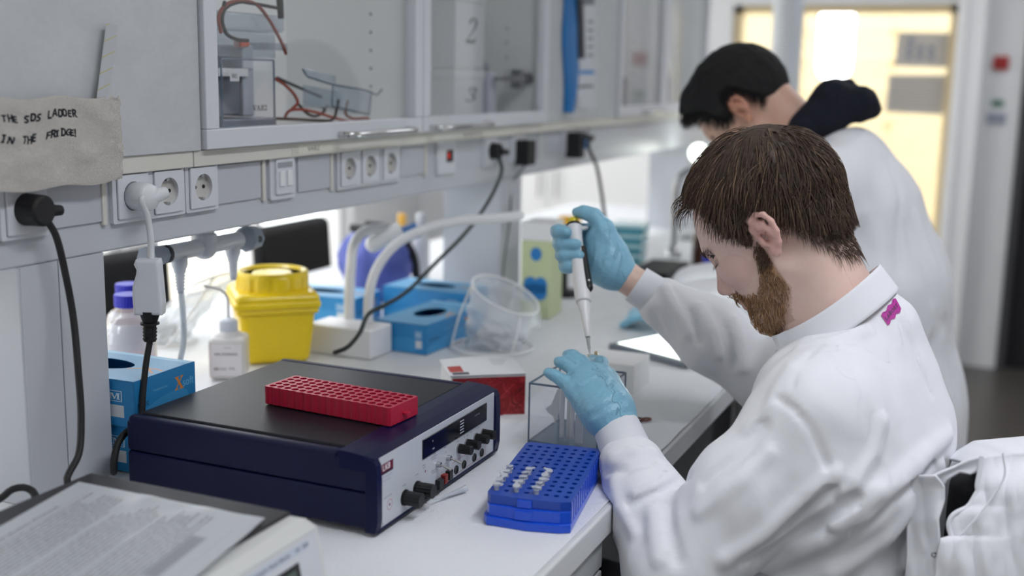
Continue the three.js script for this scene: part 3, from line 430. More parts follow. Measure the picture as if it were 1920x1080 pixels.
// ---- glove boxes
function boxUV0(lx, lz, h) { const g = new THREE.SphereGeometry(1, 24, 14), p = g.attributes.position; for (let i = 0; i < p.count; i++) { const q = V(p.getX(i), p.getY(i), p.getZ(i)), n = 1 + 0.12 * noise3(q.x * 3, q.y * 3, q.z * 3); p.setXYZ(i, -lx / 2 + q.x * lx * 0.42 * n, h * 0.22 + q.y * h * 0.2, -lz / 2 + q.z * lz * 0.4 * n); } g.computeVertexNormals(); return g; }
function gloveBox(name, label, corner, lx, lz, h, turn) {     // corner: near aisle-side bottom corner; the box runs to -x and -z
  const t = thing(name, label, 'glove box', corner, turn, 'blue glove boxes');
  const k = 0.0008, oval = (s) => { const e = new THREE.Path(); e.absellipse(-lx * 0.5, lz * 0.5, lx * 0.24, lz * 0.2, 0, Math.PI * 2, true); s.holes.push(e); return s; };
  part('box', [bx(-lx, 0, 0, k, -lz, 0), bx(-lx, 0, k, h - k, -k, 0), bx(-lx, 0, k, h - k, -lz, -lz + k), bx(-lx, -lx + k, k, h - k, -lz + k, -k), bx(-k, 0, k, h - k, -lz + k, -k), new THREE.ExtrudeGeometry(oval(poly([[-lx, 0], [0, 0], [0, lz], [-lx, lz]])), { depth: k, bevelEnabled: false, curveSegments: 24 }).rotateX(-Math.PI / 2).translate(0, h - k, 0)], std('#2c86bf', 0.45), t);
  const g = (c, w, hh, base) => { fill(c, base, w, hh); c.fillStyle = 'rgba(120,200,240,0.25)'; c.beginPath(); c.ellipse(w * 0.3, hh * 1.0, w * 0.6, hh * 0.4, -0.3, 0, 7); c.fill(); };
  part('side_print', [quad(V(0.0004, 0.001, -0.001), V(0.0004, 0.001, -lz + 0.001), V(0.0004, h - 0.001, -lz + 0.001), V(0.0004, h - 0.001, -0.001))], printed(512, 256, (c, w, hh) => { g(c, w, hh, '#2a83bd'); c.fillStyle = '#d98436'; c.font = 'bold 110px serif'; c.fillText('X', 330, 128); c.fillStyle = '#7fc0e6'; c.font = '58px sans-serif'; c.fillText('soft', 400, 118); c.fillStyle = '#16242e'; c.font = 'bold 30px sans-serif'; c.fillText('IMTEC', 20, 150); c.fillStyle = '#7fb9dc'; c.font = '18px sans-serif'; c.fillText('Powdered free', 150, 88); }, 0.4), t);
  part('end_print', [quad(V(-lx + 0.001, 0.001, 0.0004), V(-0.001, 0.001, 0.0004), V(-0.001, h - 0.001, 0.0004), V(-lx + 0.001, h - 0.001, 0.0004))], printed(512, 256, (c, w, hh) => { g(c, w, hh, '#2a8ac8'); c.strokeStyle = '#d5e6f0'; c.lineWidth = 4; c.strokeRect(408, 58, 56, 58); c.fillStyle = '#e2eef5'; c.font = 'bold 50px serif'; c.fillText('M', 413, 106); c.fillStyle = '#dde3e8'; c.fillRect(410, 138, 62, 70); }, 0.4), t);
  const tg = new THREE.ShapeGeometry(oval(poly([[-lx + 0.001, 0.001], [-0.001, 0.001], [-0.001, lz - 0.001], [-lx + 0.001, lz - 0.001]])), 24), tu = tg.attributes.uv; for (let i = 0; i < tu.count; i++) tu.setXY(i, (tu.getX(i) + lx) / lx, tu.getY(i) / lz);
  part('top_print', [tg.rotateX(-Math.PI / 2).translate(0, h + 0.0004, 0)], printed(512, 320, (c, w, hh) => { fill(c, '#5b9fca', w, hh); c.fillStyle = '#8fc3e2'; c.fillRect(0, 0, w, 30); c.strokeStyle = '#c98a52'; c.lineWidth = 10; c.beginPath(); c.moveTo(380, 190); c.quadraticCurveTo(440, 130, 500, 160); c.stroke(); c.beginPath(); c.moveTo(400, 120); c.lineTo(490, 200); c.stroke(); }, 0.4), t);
  part('gloves', [boxUV0(lx, lz, h)], std('#5f9fc0', 0.6), t);
  return t;
}
gloveBox('glove_box', 'blue glove box with orange letter, lower one of the stack behind the column', [-1.048, BY, -1.17], 0.215, 0.128, 0.0635, 0);
gloveBox('glove_box', 'blue glove box with orange letter, upper one of the stack behind the column', [-1.045, BY + 0.0648, -1.166], 0.215, 0.128, 0.0635, 0.02);
gloveBox('glove_box', 'blue glove box with dark opening behind the white gooseneck base', [-1.018, WT + 0.001, -1.945], 0.118, 0.235, 0.058, -0.04);
gloveBox('glove_box', 'pale topped blue glove box beside the second column', [-1.06, WT + 0.001, -2.2], 0.2, 0.12, 0.075, 0.0);
gloveBox('glove_box', 'blue glove box under the dark bag straps on the other half', [-1.27, WT + 0.001, -2.1], 0.22, 0.12, 0.06, 0.05);
// ---- yellow sharps container
{
  const t = thing('sharps_container', 'yellow plastic sharps container with round screw lid', 'container', [-1.27, WT + 0.001, -1.8], 0.75); t.scale.set(1.24, 0.95, 1.24);
  const taper = (a, b, h0, h1, r) => { const g = bx(-a, a, h0, h1, -a, a, r, 4), p = g.attributes.position; for (let i = 0; i < p.count; i++) { const k = (p.getY(i) - h0) / (h1 - h0), s = (b + (a - b) * k) / a; p.setX(i, p.getX(i) * s); p.setZ(i, p.getZ(i) * s); } g.computeVertexNormals(); return g; };
  part('body', [taper(0.058, 0.048, 0, 0.118, 0.012)], M.yellow, t);
  part('rim', [bx(-0.064, 0.064, 0.11, 0.128, -0.064, 0.064, 0.007, 3), bx(-0.061, 0.061, 0.1, 0.113, -0.061, 0.061, 0.006, 3)], M.yellow, t);
  part('shoulder', [taper(0.06, 0.064, 0.124, 0.142, 0.008)], M.yellow, t);
  const pr = []; for (let i = 0; i < 72; i++) { const a = i / 72 * 2 * Math.PI, q = 0.053 * (i % 6 < 4 ? 1 : 0.965); pr.push([Math.cos(a) * q, Math.sin(a) * q]); }
  const lid = part('screw_lid', [slab(poly(pr), 0.03, 0.002).rotateX(-Math.PI / 2).translate(0, 0.139, 0)], M.yellow, t);
  part('lid_ring', [lathe([[0.054, 0.166], [0.054, 0.176], [0.05, 0.178], [0.046, 0.176], [0.045, 0.171], [0.03, 0.171], [0.028, 0.173], [0, 0.173]], 48)], M.yellow, lid);
}
// ---- squeeze bottle
{
  const c = onY(431, 706, WT), t = thing('squeeze_bottle', 'white squeeze bottle with bent spout and handwritten label', 'bottle', [c.x, WT + 0.001, c.z], 0.5);
  const pl = phys('#e4e2e0', 0.35, { transmission: 0.35, thickness: 0 });
  part('body', [bx(-0.032, 0.032, 0, 0.075, -0.032, 0.032, 0.009, 4), lathe([[0.028, 0.07], [0.027, 0.076], [0.016, 0.083], [0.014, 0.086]], 24)], pl, t);
  part('cap', [lathe([[0.0155, 0.082], [0.016, 0.084], [0.016, 0.1], [0.013, 0.104], [0.004, 0.107], [0, 0.107]], 24)], std('#c3c8cf', 0.4), t);
  part('spout', cable([V(0, 0.1, 0), V(0, 0.125, 0), V(-0.001, 0.142, 0), V(-0.008, 0.154, 0.004), V(-0.022, 0.162, 0.011), V(-0.036, 0.166, 0.018)], 0.0028, 30), pl, t);
  part('label', [quad(V(-0.026, 0.008, 0.0326), V(0.026, 0.008, 0.0326), V(0.026, 0.066, 0.0326), V(-0.026, 0.066, 0.0326))], printed(256, 280, (c2, w, h) => { fill(c2, '#dcd8d6', w, h); c2.fillStyle = '#3a3a40'; c2.font = 'bold 30px sans-serif'; c2.fillText('70% ETHANOL', 22, 100); c2.font = 'italic 30px serif'; c2.fillText('Only 70%', 60, 225); c2.fillStyle = '#9a8a88'; c2.fillRect(18, 205, 40, 22); c2.fillStyle = '#55555a'; c2.font = '20px sans-serif'; c2.fillText('2.4.15', 110, 40); }, 0.6), t);
}
// ---- gas tap under the trunking
{
  const X = -1.15, P = (a, b, x = X) => onX(a, b, x), c0 = P(383, 462);
  const t = thing('gas_tap', 'grey twin gas tap hanging under the trunking with ribbed nozzles', 'tap', [c0.x, c0.y, c0.z]);
  const g = std('#d6d9de', 0.3), kn = std('#9aa3b0', 0.35), y = c0.y, zL = P(318, 462).z, zR = P(448, 470).z;
  partW('stem', [rod(V(X, y, c0.z), V(X, TY0, c0.z), 0.0165)], g, t);
  partW('joint', [new THREE.SphereGeometry(0.0205, 20, 14).translate(X, y, c0.z), rod(V(X, y + 0.008, c0.z), V(X, y + 0.02, c0.z), 0.02)], g, t);
  partW('arm', [rod(V(X, y, c0.z), V(X, y, zL + 0.006), 0.0135)], g, t); partW('arm', [rod(V(X, y, c0.z), V(X, y, zR), 0.0135)], g, t);
  partW('arm_cap', [rod(V(X, y, zL + 0.006), V(X, y, zL + 0.012), 0.0142)], M.darkgrey, t);
  partW('knob', [rod(V(X, y, zL + 0.012), V(X, y - 0.002, zL + 0.05), 0.013, 0.019, 8)], kn, t);
  const k2 = partW('knob', [rod(V(X, y, zR), V(X, y - 0.001, zR - 0.018), 0.014, 0.0225, 8), rod(V(X, y - 0.001, zR - 0.018), V(X, y - 0.002, zR - 0.045), 0.0225, 0.019, 8)], kn, t);
  partW('knob_mark', [new THREE.CylinderGeometry(0.0055, 0.0055, 0.0016, 16).rotateZ(Math.PI / 2).translate(X + 0.0205, y - 0.0015, zR - 0.03)], M.black, k2, t);
  for (const [a, b] of [[336, 476], [437, 488]]) { const n = P(a, b), pr = [[0.0125, 0], [0.0125, -0.012], [0.0095, -0.02]]; for (let i = 0; i < 6; i++) pr.push([0.0088 - i * 0.0004, -0.024 - i * 0.005], [0.0068 - i * 0.0004, -0.0275 - i * 0.005]); pr.push([0.0045, -0.056], [0, -0.056]); partW('nozzle', [lathe(pr, 18).translate(X, y - 0.008, n.z)], g, t); }
  const n = P(336, 476), by = y - 0.06;
  solo('gas_hose', 'clear thin hose hanging from the gas tap nozzle', 'hose', cable([V(X, by + 0.012, n.z), V(X, by - 0.04, n.z - 0.004), V(X - 0.002, by - 0.08, n.z - 0.006), V(X - 0.006, by - 0.13, n.z + 0.006), V(X - 0.01, WT + 0.012, n.z + 0.014)], 0.0046, 40, 10), phys('#dfe3e6', 0.3, { transmission: 0.5, thickness: 0 }));
}
// ---- bottles with blue caps and pink medium
for (const [x, z, lab] of [[-1.4, -1.56, 'clear bottle of pink liquid with blue cap, standing further back'], [-1.335, -1.485, 'clear bottle of pink liquid with blue cap, partly behind the white connector']]) {
  const t = thing('reagent_bottle', lab, 'bottle', [x, WT + 0.001, z], 0, 'blue capped bottles');
  part('body', [lathe([[0, 0], [0.04, 0], [0.043, 0.004], [0.043, 0.095], [0.036, 0.115], [0.019, 0.13], [0.0165, 0.135], [0.0165, 0.15]], 32)], phys('#ffffff', 0.03, { transmission: 1, thickness: 0 }), t);
  part('liquid', [lathe([[0, 0.003], [0.0415, 0.003], [0.0415, 0.055], [0, 0.055]], 32)], phys('#f29aa8', 0.1, { transmission: 0.55, thickness: 0 }), t);
  part('cap', [(() => { const pr = []; for (let i = 0; i < 60; i++) { const a = i / 60 * 2 * Math.PI, q = 0.0215 * (i % 2 ? 1 : 0.965); pr.push([Math.cos(a) * q, Math.sin(a) * q]); } return slab(poly(pr), 0.019, 0.0012).rotateX(-Math.PI / 2).translate(0, 0.148, 0); })()], std('#2226b4', 0.35), t);
  part('foil', [lathe([[0.0432, 0.06], [0.0434, 0.09], [0.0372, 0.113], [0.03, 0.121]], 18)], phys('#dfe2e6', 0.4, { transmission: 0.35, thickness: 0 }), t);
}
// ---- clear waste bags on wire stands
function wasteBag(name, label, base, topC, rTop, tilt, H) {
  const t = thing(name, label, 'waste bag', base); const film = phys('#f4f6f8', 0.22, { transmission: 0.72, thickness: 0, ior: 1.25 }); const ph = rr(0, 20);
  const tc = topC.clone().sub(base);
  const ringP = (a, r = rTop) => V(Math.cos(a) * r, Math.sin(a) * r * tilt[1] + Math.cos(a) * r * tilt[0], Math.sin(a) * r).add(tc);
  part('bag', [sheet((u, v) => { const a = u * Math.PI * 2, top = ringP(a, rTop * 1.02), b = V(Math.cos(a) * rTop * 0.85, 0.006, Math.sin(a) * rTop * 0.6), w = 1 - v, p = top.lerp(b, w); const n = 0.012 * w * noise3(Math.cos(a) * 1.6 + ph, Math.sin(a) * 1.6, w * 3) + 0.006 * w * noise3(Math.cos(a) * 5, Math.sin(a) * 5 + ph, w * 7); p.x += Math.cos(a) * n; p.z += Math.sin(a) * n; return p; }, 60, 30)], film, t);
  part('folded_rim', [sheet((u, v) => { const a = u * Math.PI * 2, p = ringP(a, rTop * (1.04 + 0.05 * v)); p.y -= (0.03 + 0.012 * noise3(Math.cos(a) * 2, Math.sin(a) * 2, ph)) * v; return p; }, 60, 5)], film, t);
  const ring = []; for (let i = 0; i <= 40; i++) ring.push(ringP(i / 40 * Math.PI * 2));
  part('wire_ring', [tubeG(ring, 0.0022, 80, 8)], M.whitePl, t);
  for (const a of [0.7, 2.6, 4.6]) part('wire_leg', cable([ringP(a), ringP(a).multiplyScalar(0.5).add(V(Math.cos(a) * rTop * 0.7, 0, Math.sin(a) * rTop * 0.7)), V(Math.cos(a) * rTop * 1.25, 0.004, Math.sin(a) * rTop * 1.25)], 0.0021, 20), M.whitePl, t);
  const bl = []; for (let i = 0; i <= 30; i++) { const a = i / 30 * Math.PI * 2; bl.push(V(Math.cos(a) * rTop * 1.25, 0.004, Math.sin(a) * rTop * 1.25)); } part('wire_base', [tubeG(bl, 0.0021, 60, 8)], M.whitePl, t);
  part('waste', [(() => { const g = new THREE.IcosahedronGeometry(0.035, 3), p = g.attributes.position; for (let i = 0; i < p.count; i++) { const q = V(p.getX(i), p.getY(i), p.getZ(i)); q.multiplyScalar(1 + 0.35 * noise3(q.x * 40, q.y * 40, q.z * 40)); p.setXYZ(i, q.x, q.y * 0.5 + 0.026, q.z * 0.8); } g.computeVertexNormals(); return g; })()], phys('#dfe0e2', 0.6, { transmission: 0.3, thickness: 0 }), t);
}
wasteBag('waste_bag', 'clear plastic waste bag on white wire stand behind the carton', V(-0.93, WT + 0.001, -2.06), at(948, 552, 2.3), 0.066, [-0.45, -0.1], 0.15);
wasteBag('waste_bag', 'clear plastic waste bag behind the squeeze bottle', V(-1.54, WT + 0.001, -1.8), at(392, 532, 2.32), 0.055, [0.5, 0.1], 0.14);
// ---- gooseneck lamp
{
  const t = thing('gooseneck_lamp', 'white box with two arched white gooseneck arms', 'lamp', [-1.17, WT + 0.001, -1.93]);
  partW('base', [bx(-1.235, -1.092, WT + 0.001, WT + 0.058, -1.942, -1.86, 0.004)], M.whitePl, t);
  const a1 = partW('arm', cable([at(655, 612, 2.3), at(655, 560, 2.3), at(658, 500, 2.31), at(664, 458, 2.32), at(684, 434, 2.34), at(722, 428, 2.36)], 0.0105, 50, 12), M.whitePl, t);
  partW('arm', cable([at(690, 600, 2.27), at(693, 548, 2.27), at(706, 505, 2.28), at(738, 462, 2.29), at(790, 432, 2.3), at(860, 415, 2.31), at(930, 409, 2.32), at(975, 404, 2.33)], 0.0098, 60, 12), M.whitePl, t);
  partW('lamp_head', [rod(at(700, 458, 2.36), at(752, 428, 2.36), 0.017, 0.014, 16), new THREE.SphereGeometry(0.017, 14, 10).translate(...at(700, 458, 2.36).toArray())], M.whitePl, a1, t);
  partW('head_cover', [rod(at(728, 452, 2.37), at(784, 430, 2.37), 0.019, 0.017, 4)], std('#3d6fae', 0.4), a1, t);
}
// ---- foreground balance with printed sheet
{
  const Y1 = 1.0, A = onY(197, 881, Y1), B = onY(556, 986, Y1);     // far edge of the top plate
  const x0 = A.x, x1 = B.x, zf = (A.z + B.z) / 2, zn = zf - -0.3;
  const t = thing('bench_balance', 'white bench balance with black top plate and grey display', 'balance', [(x0 + x1) / 2, WT, (zf + zn) / 2]);
  partW('housing', [slab(poly([[x0 + 0.004, WT + 0.008], [x1 + 0.018, WT + 0.008], [x1 + 0.02, WT + 0.014], [x1 + 0.008, Y1 - 0.008], [x1 - 0.004, Y1 - 0.003], [x1 - 0.03, Y1 - 0.004], [x0 + 0.004, Y1 - 0.004]]), zn - zf - 0.008, 0.004, 3).translate(0, 0, zf + 0.004)], std('#d3d4d2', 0.4), t);
  partW('top_plate', [bx(x0, x1 - 0.022, Y1 - 0.004, Y1 + 0.004, zf, zn, 0.002)], std('#232126', 0.45), t);
  const n = V(0.058, 0.012, 0).normalize(), q = (k, z) => V(x1 + 0.008 + 0.012 * k, Y1 - 0.008 - 0.058 * k, z).addScaledVector(n, 0.0046);
  partW('face_print', [quad(q(0.98, zn - 0.02), q(0.98, zf + 0.008), q(0.02, zf + 0.008), q(0.02, zn - 0.02))], printed(1024, 256, (c, w, h) => { fill(c, '#d0d3d8', w, h); c.fillStyle = '#c2cad6'; c.fillRect(560, 16, 400, 40); c.fillStyle = '#565b72'; c.font = 'bold 26px sans-serif'; c.fillText('Sample Heat Block', 610, 46); c.fillText('VV  300', 880, 46); }, 0.4), t);
  partW('display', [quad(q(0.92, zn - 0.1), q(0.92, zf + 0.045), q(0.36, zf + 0.045), q(0.36, zn - 0.1)).translate(0.0006, 0.0006, 0)], std('#14101a', 0.25), t);
  partW('display_glass', [quad(q(0.86, zn - 0.11), q(0.86, zf + 0.053), q(0.45, zf + 0.053), q(0.45, zn - 0.11)).translate(0.0012, 0.0012, 0)], std('#4c5a50', 0.15), t);
  for (const [x, z] of [[x0 + 0.03, zf + 0.03], [x1 + 0.03, zf + 0.03], [x0 + 0.03, zn - 0.03], [x1 + 0.03, zn - 0.03]]) partW('foot', [new THREE.CylinderGeometry(0.012, 0.01, 0.01, 14).translate(x, WT + 0.0072, z)], M.rubber, t);
  const yP = Y1 + 0.0048, pA = onY(148, 905, yP), pB = onY(497, 975, yP), pC = onY(372, 1080, yP), ex = pB.clone().sub(pA), ez = pC.clone().sub(pB).normalize().multiplyScalar(0.3);
  solo('printed_sheet', 'white printed text sheet in a clear sleeve lying on the balance', 'paper', [sheet((u, v) => { const p = pA.clone().addScaledVector(ex, u).addScaledVector(ez, 1 - v); p.y = yP + 0.0012 + 0.0015 * Math.max(0, noise3(u * 3, v * 3, 8)); return p; }, 30, 30, 0.0004)], printed(1500, 1024, (c, w, h) => {
    // the page is read from the far end: rows run towards the camera
    fill(c, '#b7babf', w, h); c.save(); c.translate(0, h); c.rotate(-Math.PI / 2); const W = h, H = w;   // W: along the rows, H: across
    c.fillStyle = '#26272c'; c.font = 'bold 34px serif'; c.fillText('Xcell II\u2122  Blot Module Protocol', W - 760, 150); c.fillRect(W - 760, 166, 690, 2);
    c.font = 'bold 21px serif'; const words = 'transfer buffer membrane sponge pad filter paper gel cathode anode volts for one hour soak the blotting pads until saturated remove air bubbles by squeezing'.split(' '); let k = 0;
    for (let i = 0; i < 26; i++) { const y = 215 + i * 36 + (i > 8 ? 40 : 0) + (i > 16 ? 26 : 0); let s = ''; const len = 46 + 26 * rnd(); while (s.length < len) s += words[(k = (k * 7 + 3 + i) % words.length)] + ' '; c.fillStyle = '#08090b'; c.fillText(s, W - 760, y, 700); }
    c.strokeStyle = '#55565e'; c.strokeRect(W - 560, 1190, 330, 110); c.fillStyle = '#8d8f96'; c.fillRect(W - 556, 1194, 322, 102); c.fillRect(W - 700, 1390, 560, 3); c.restore();
  }, 0.28));
}
// ---- plugs and cables
{
  const blk = M.rubber;
  const t = thing('mains_plug', 'round black mains plug with thick black cable', 'plug', [skX + 0.006, SY, -1.026]);
  const e = t.position.clone();
  partW('plug_body', [rod(e, e.clone().add(V(0.03, 0, 0)), 0.0195, 0.0185, 24), rod(e.clone().add(V(0.02, -0.001, 0)), e.clone().add(V(0.023, -0.003, -0.034)), 0.0095, 0.0062, 14)], blk, t);
  partW('plug_face', [rod(e.clone().add(V(0.03, 0, 0)), e.clone().add(V(0.033, 0, 0)), 0.0175, 0.015, 24)], blk, t);
  const c0 = onX(80, 396, -1.055); partW('cable', cable([e.clone().add(V(0.0225, -0.003, -0.03)), c0, onX(104, 440, -1.053), onX(124, 520, -1.05), onX(138, 600, -1.045), onX(147, 700, -1.03), onX(152, 780, -1.02), onX(148, 850, -1.01), onX(126, 905, -1.0), V(-0.99, WT + 0.02, -1.06), V(-0.985, WT + 0.006, -1.03)], 0.0045, 80), blk, t);
}
{
  const t = thing('mains_plug', 'round white mains plug feeding the white cable connector', 'plug', [skX + 0.008, SY, -1.209]), w = std('#d9dcdf', 0.35), e = t.position.clone();
  partW('plug_body', [between(lathe([[0, -0.018], [0.0185, -0.018], [0.0188, 0.006], [0.016, 0.014], [0, 0.0165]], 26), e, e.clone().add(V(0.036, 0, 0))).translate(0, 0, 0), rod(e.clone().add(V(0.022, -0.002, -0.004)), e.clone().add(V(0.03, 0.004, -0.03)), 0.012, 0.0075, 16)], w, t);
  const cc = [e.clone().add(V(0.029, 0.004, -0.026)), onX(266, 372, -1.043), onX(276, 405, -1.043), onX(283, 450, -1.043), onX(283, 492, -1.043)];
  partW('cable', cable(cc, 0.0043, 40), w, t);
  const k0 = onX(281, 490, -1.043), k1 = onX(281, 583, -1.043), ax = k1.clone().sub(k0), L = ax.length();
  const t2 = thing('cable_connector', 'white inline cable connector hanging from the white plug', 'connector', k1);
  partW('socket_shell', [slab(poly([[-0.0145, 0], [0.0145, 0], [0.0155, L * 0.15], [0.0145, L * 0.45], [0.0125, L * 0.97], [0.012, L], [-0.0105, L], [-0.0115, L * 0.96], [-0.0085, L * 0.86], [-0.0095, L * 0.75], [-0.015, L * 0.5], [-0.0155, L * 0.3]]), 0.018, 0.004, 3).translate(0, 0, -0.009).rotateY(0.43).translate(k1.x, k1.y, k1.z)], std('#d3d7de', 0.3), t2);
  const p0 = k1, p1 = onX(281, 608, -1.043), p2 = onX(281, 640, -1.043);
  const t3 = thing('mains_plug', 'black plug pushed into the white connector from below', 'plug', p2);
  partW('plug_body', [rod(p1, p0, 0.0085, 0.0145, 22), rod(p2, p1, 0.008, 0.0085, 14), rod(p1.clone().add(V(0, 0.0, 0)), p1.clone().add(V(0, 0.0025, 0)), 0.0125)], blk0(), t3);
  for (let i = 0; i < 4; i++) partW('strain_relief', [rod(p2.clone().lerp(p1, 0.1 + 0.2 * i), p2.clone().lerp(p1, 0.2 + 0.2 * i), 0.0092)], blk0(), t3);
  partW('cable', cable([p2, onX(274, 680, -1.043), onX(268, 740, -1.04), onX(266, 800, -1.035), onX(264, 860, -1.025), onX(263, 893, -1.015), V(-1.02, WT + 0.0065, -1.13)], 0.0042, 50), blk0(), t3);
}
function blk0() { return M.rubber; }
solo('black_cable', 'thick black cable arching over the bench behind the balance', 'cable', cable([V(-1.12, WT + 0.004, -0.86), onX(0, 935, -1.04), onX(22, 918, -1.03), onX(45, 914, -1.02), onX(62, 922, -1.01), onX(70, 940, -1.0), V(-0.985, WT + 0.006, -0.98)], 0.0045, 40), M.rubber);
solo('black_cable', 'black cable with grey clip in front of the lower glove box', 'cable', cable([onX(213, 885, -1.03), onX(214, 862, -1.03), onX(222, 830, -1.032), onX(240, 808, -1.034), onX(262, 802, -1.036)], 0.0045, 30), M.rubber);
{ // plug and adaptors further along
  const mk = (z) => V(skX + 0.007, SY, z);
  const e = mk(-2.352), t = thing('mains_plug', 'black angled plug with long cable crossing the second column', 'plug', e);
  partW('plug_body', [rod(e, e.clone().add(V(0.022, 0, 0)), 0.0185, 0.017, 20), rod(e.clone().add(V(0.018, 0, 0)), e.clone().add(V(0.022, -0.004, -0.04)), 0.01, 0.006, 12)], M.rubber, t);
  partW('cable', cable([e.clone().add(V(0.021, -0.004, -0.036)), at(936, 288, 2.6), at(941, 318, 2.6), at(930, 350, 2.58), at(905, 395, 2.52), at(870, 440, 2.45), at(820, 490, 2.38), at(765, 545, 2.3), at(722, 572, 2.2), at(690, 590, 2.13), at(672, 628, 2.07), at(650, 652, 2.05), at(628, 661, 2.05)], 0.0042, 90), std('#16211e', 0.55), t);
  const a = mk(-2.507), t2 = thing('power_adaptor', 'square black plug-in adaptor under the cabinet with white boxes', 'adaptor', a);
  partW('adaptor_body', [bx(a.x, a.x + 0.035, a.y - 0.04, a.y + 0.018, a.z - 0.022, a.z + 0.025, 0.004)], M.rubber, t2);
  partW('cable', cable([a.clone().add(V(0.018, -0.04, 0)), at(962, 340, 2.72), at(957, 400, 2.7), at(948, 470, 2.66), at(940, 540, 2.6)], 0.002, 30), std('#3a3e44', 0.5), t2);
  const b = mk(-2.831), t3 = thing('power_adaptor', 'black plug-in adaptor with blue edge and thick hanging cable', 'adaptor', b);
  partW('adaptor_body', [bx(b.x, b.x + 0.04, b.y - 0.042, b.y + 0.024, b.z - 0.018, b.z + 0.02, 0.004)], M.rubber, t3); partW('edge_strip', [bx(b.x + 0.02, b.x + 0.0415, b.y - 0.02, b.y + 0.01, b.z - 0.03, b.z - 0.0181, 0.002)], std('#4a8fd0', 0.4), t3);
  partW('plug_body', [rod(b.clone().add(V(0.03, 0.012, -0.018)), b.clone().add(V(0.034, 0.006, -0.09)), 0.013, 0.007, 14)], M.rubber, t3);
  partW('cable', cable([b.clone().add(V(0.034, 0.006, -0.085)), at(1104, 278, 2.98), at(1118, 310, 2.98), at(1126, 350, 2.98), at(1131, 385, 2.97), at(1135, 420, 2.96), at(1134, 470, 2.92), at(1125, 500, 2.9)], 0.0048, 40), std('#1a1c1e', 0.55), t3);
}
// ------------------------------------------------------------ distance fields
const smin = (a, b, k) => { const h = Math.max(k - Math.abs(a - b), 0) / k; return Math.min(a, b) - h * h * k * 0.25; };
const smax = (a, b, k) => -smin(-a, -b, k);
const clamp = (x, a = 0, b = 1) => Math.min(b, Math.max(a, x));
const sstep = (a, b, x) => { const t = clamp((x - a) / (b - a)); return t * t * (3 - 2 * t); };
function cap(a, b, ra, rb = ra) {                              // tapered capsule
  const ax = a.x, ay = a.y, az = a.z, dx = b.x - ax, dy = b.y - ay, dz = b.z - az, l2 = dx * dx + dy * dy + dz * dz || 1e-9;
  return (x, y, z) => { const px = x - ax, py = y - ay, pz = z - az, t = clamp((px * dx + py * dy + pz * dz) / l2), ex = px - dx * t, ey = py - dy * t, ez = pz - dz * t; return Math.sqrt(ex * ex + ey * ey + ez * ez) - ra - (rb - ra) * t; };
}
function ell(c, r) { return (x, y, z) => { const a = (x - c[0]) / r[0], b = (y - c[1]) / r[1], d = (z - c[2]) / r[2], k0 = Math.sqrt(a * a + b * b + d * d), k1 = Math.sqrt((a / r[0]) ** 2 + (b / r[1]) ** 2 + (d / r[2]) ** 2); return k1 < 1e-9 ? -Math.min(...r) : k0 * (k0 - 1) / k1; }; }
function union(list, k) { return (x, y, z) => { let d = list[0](x, y, z); for (let i = 1; i < list.length; i++) d = smin(d, list[i](x, y, z), k); return d; }; }
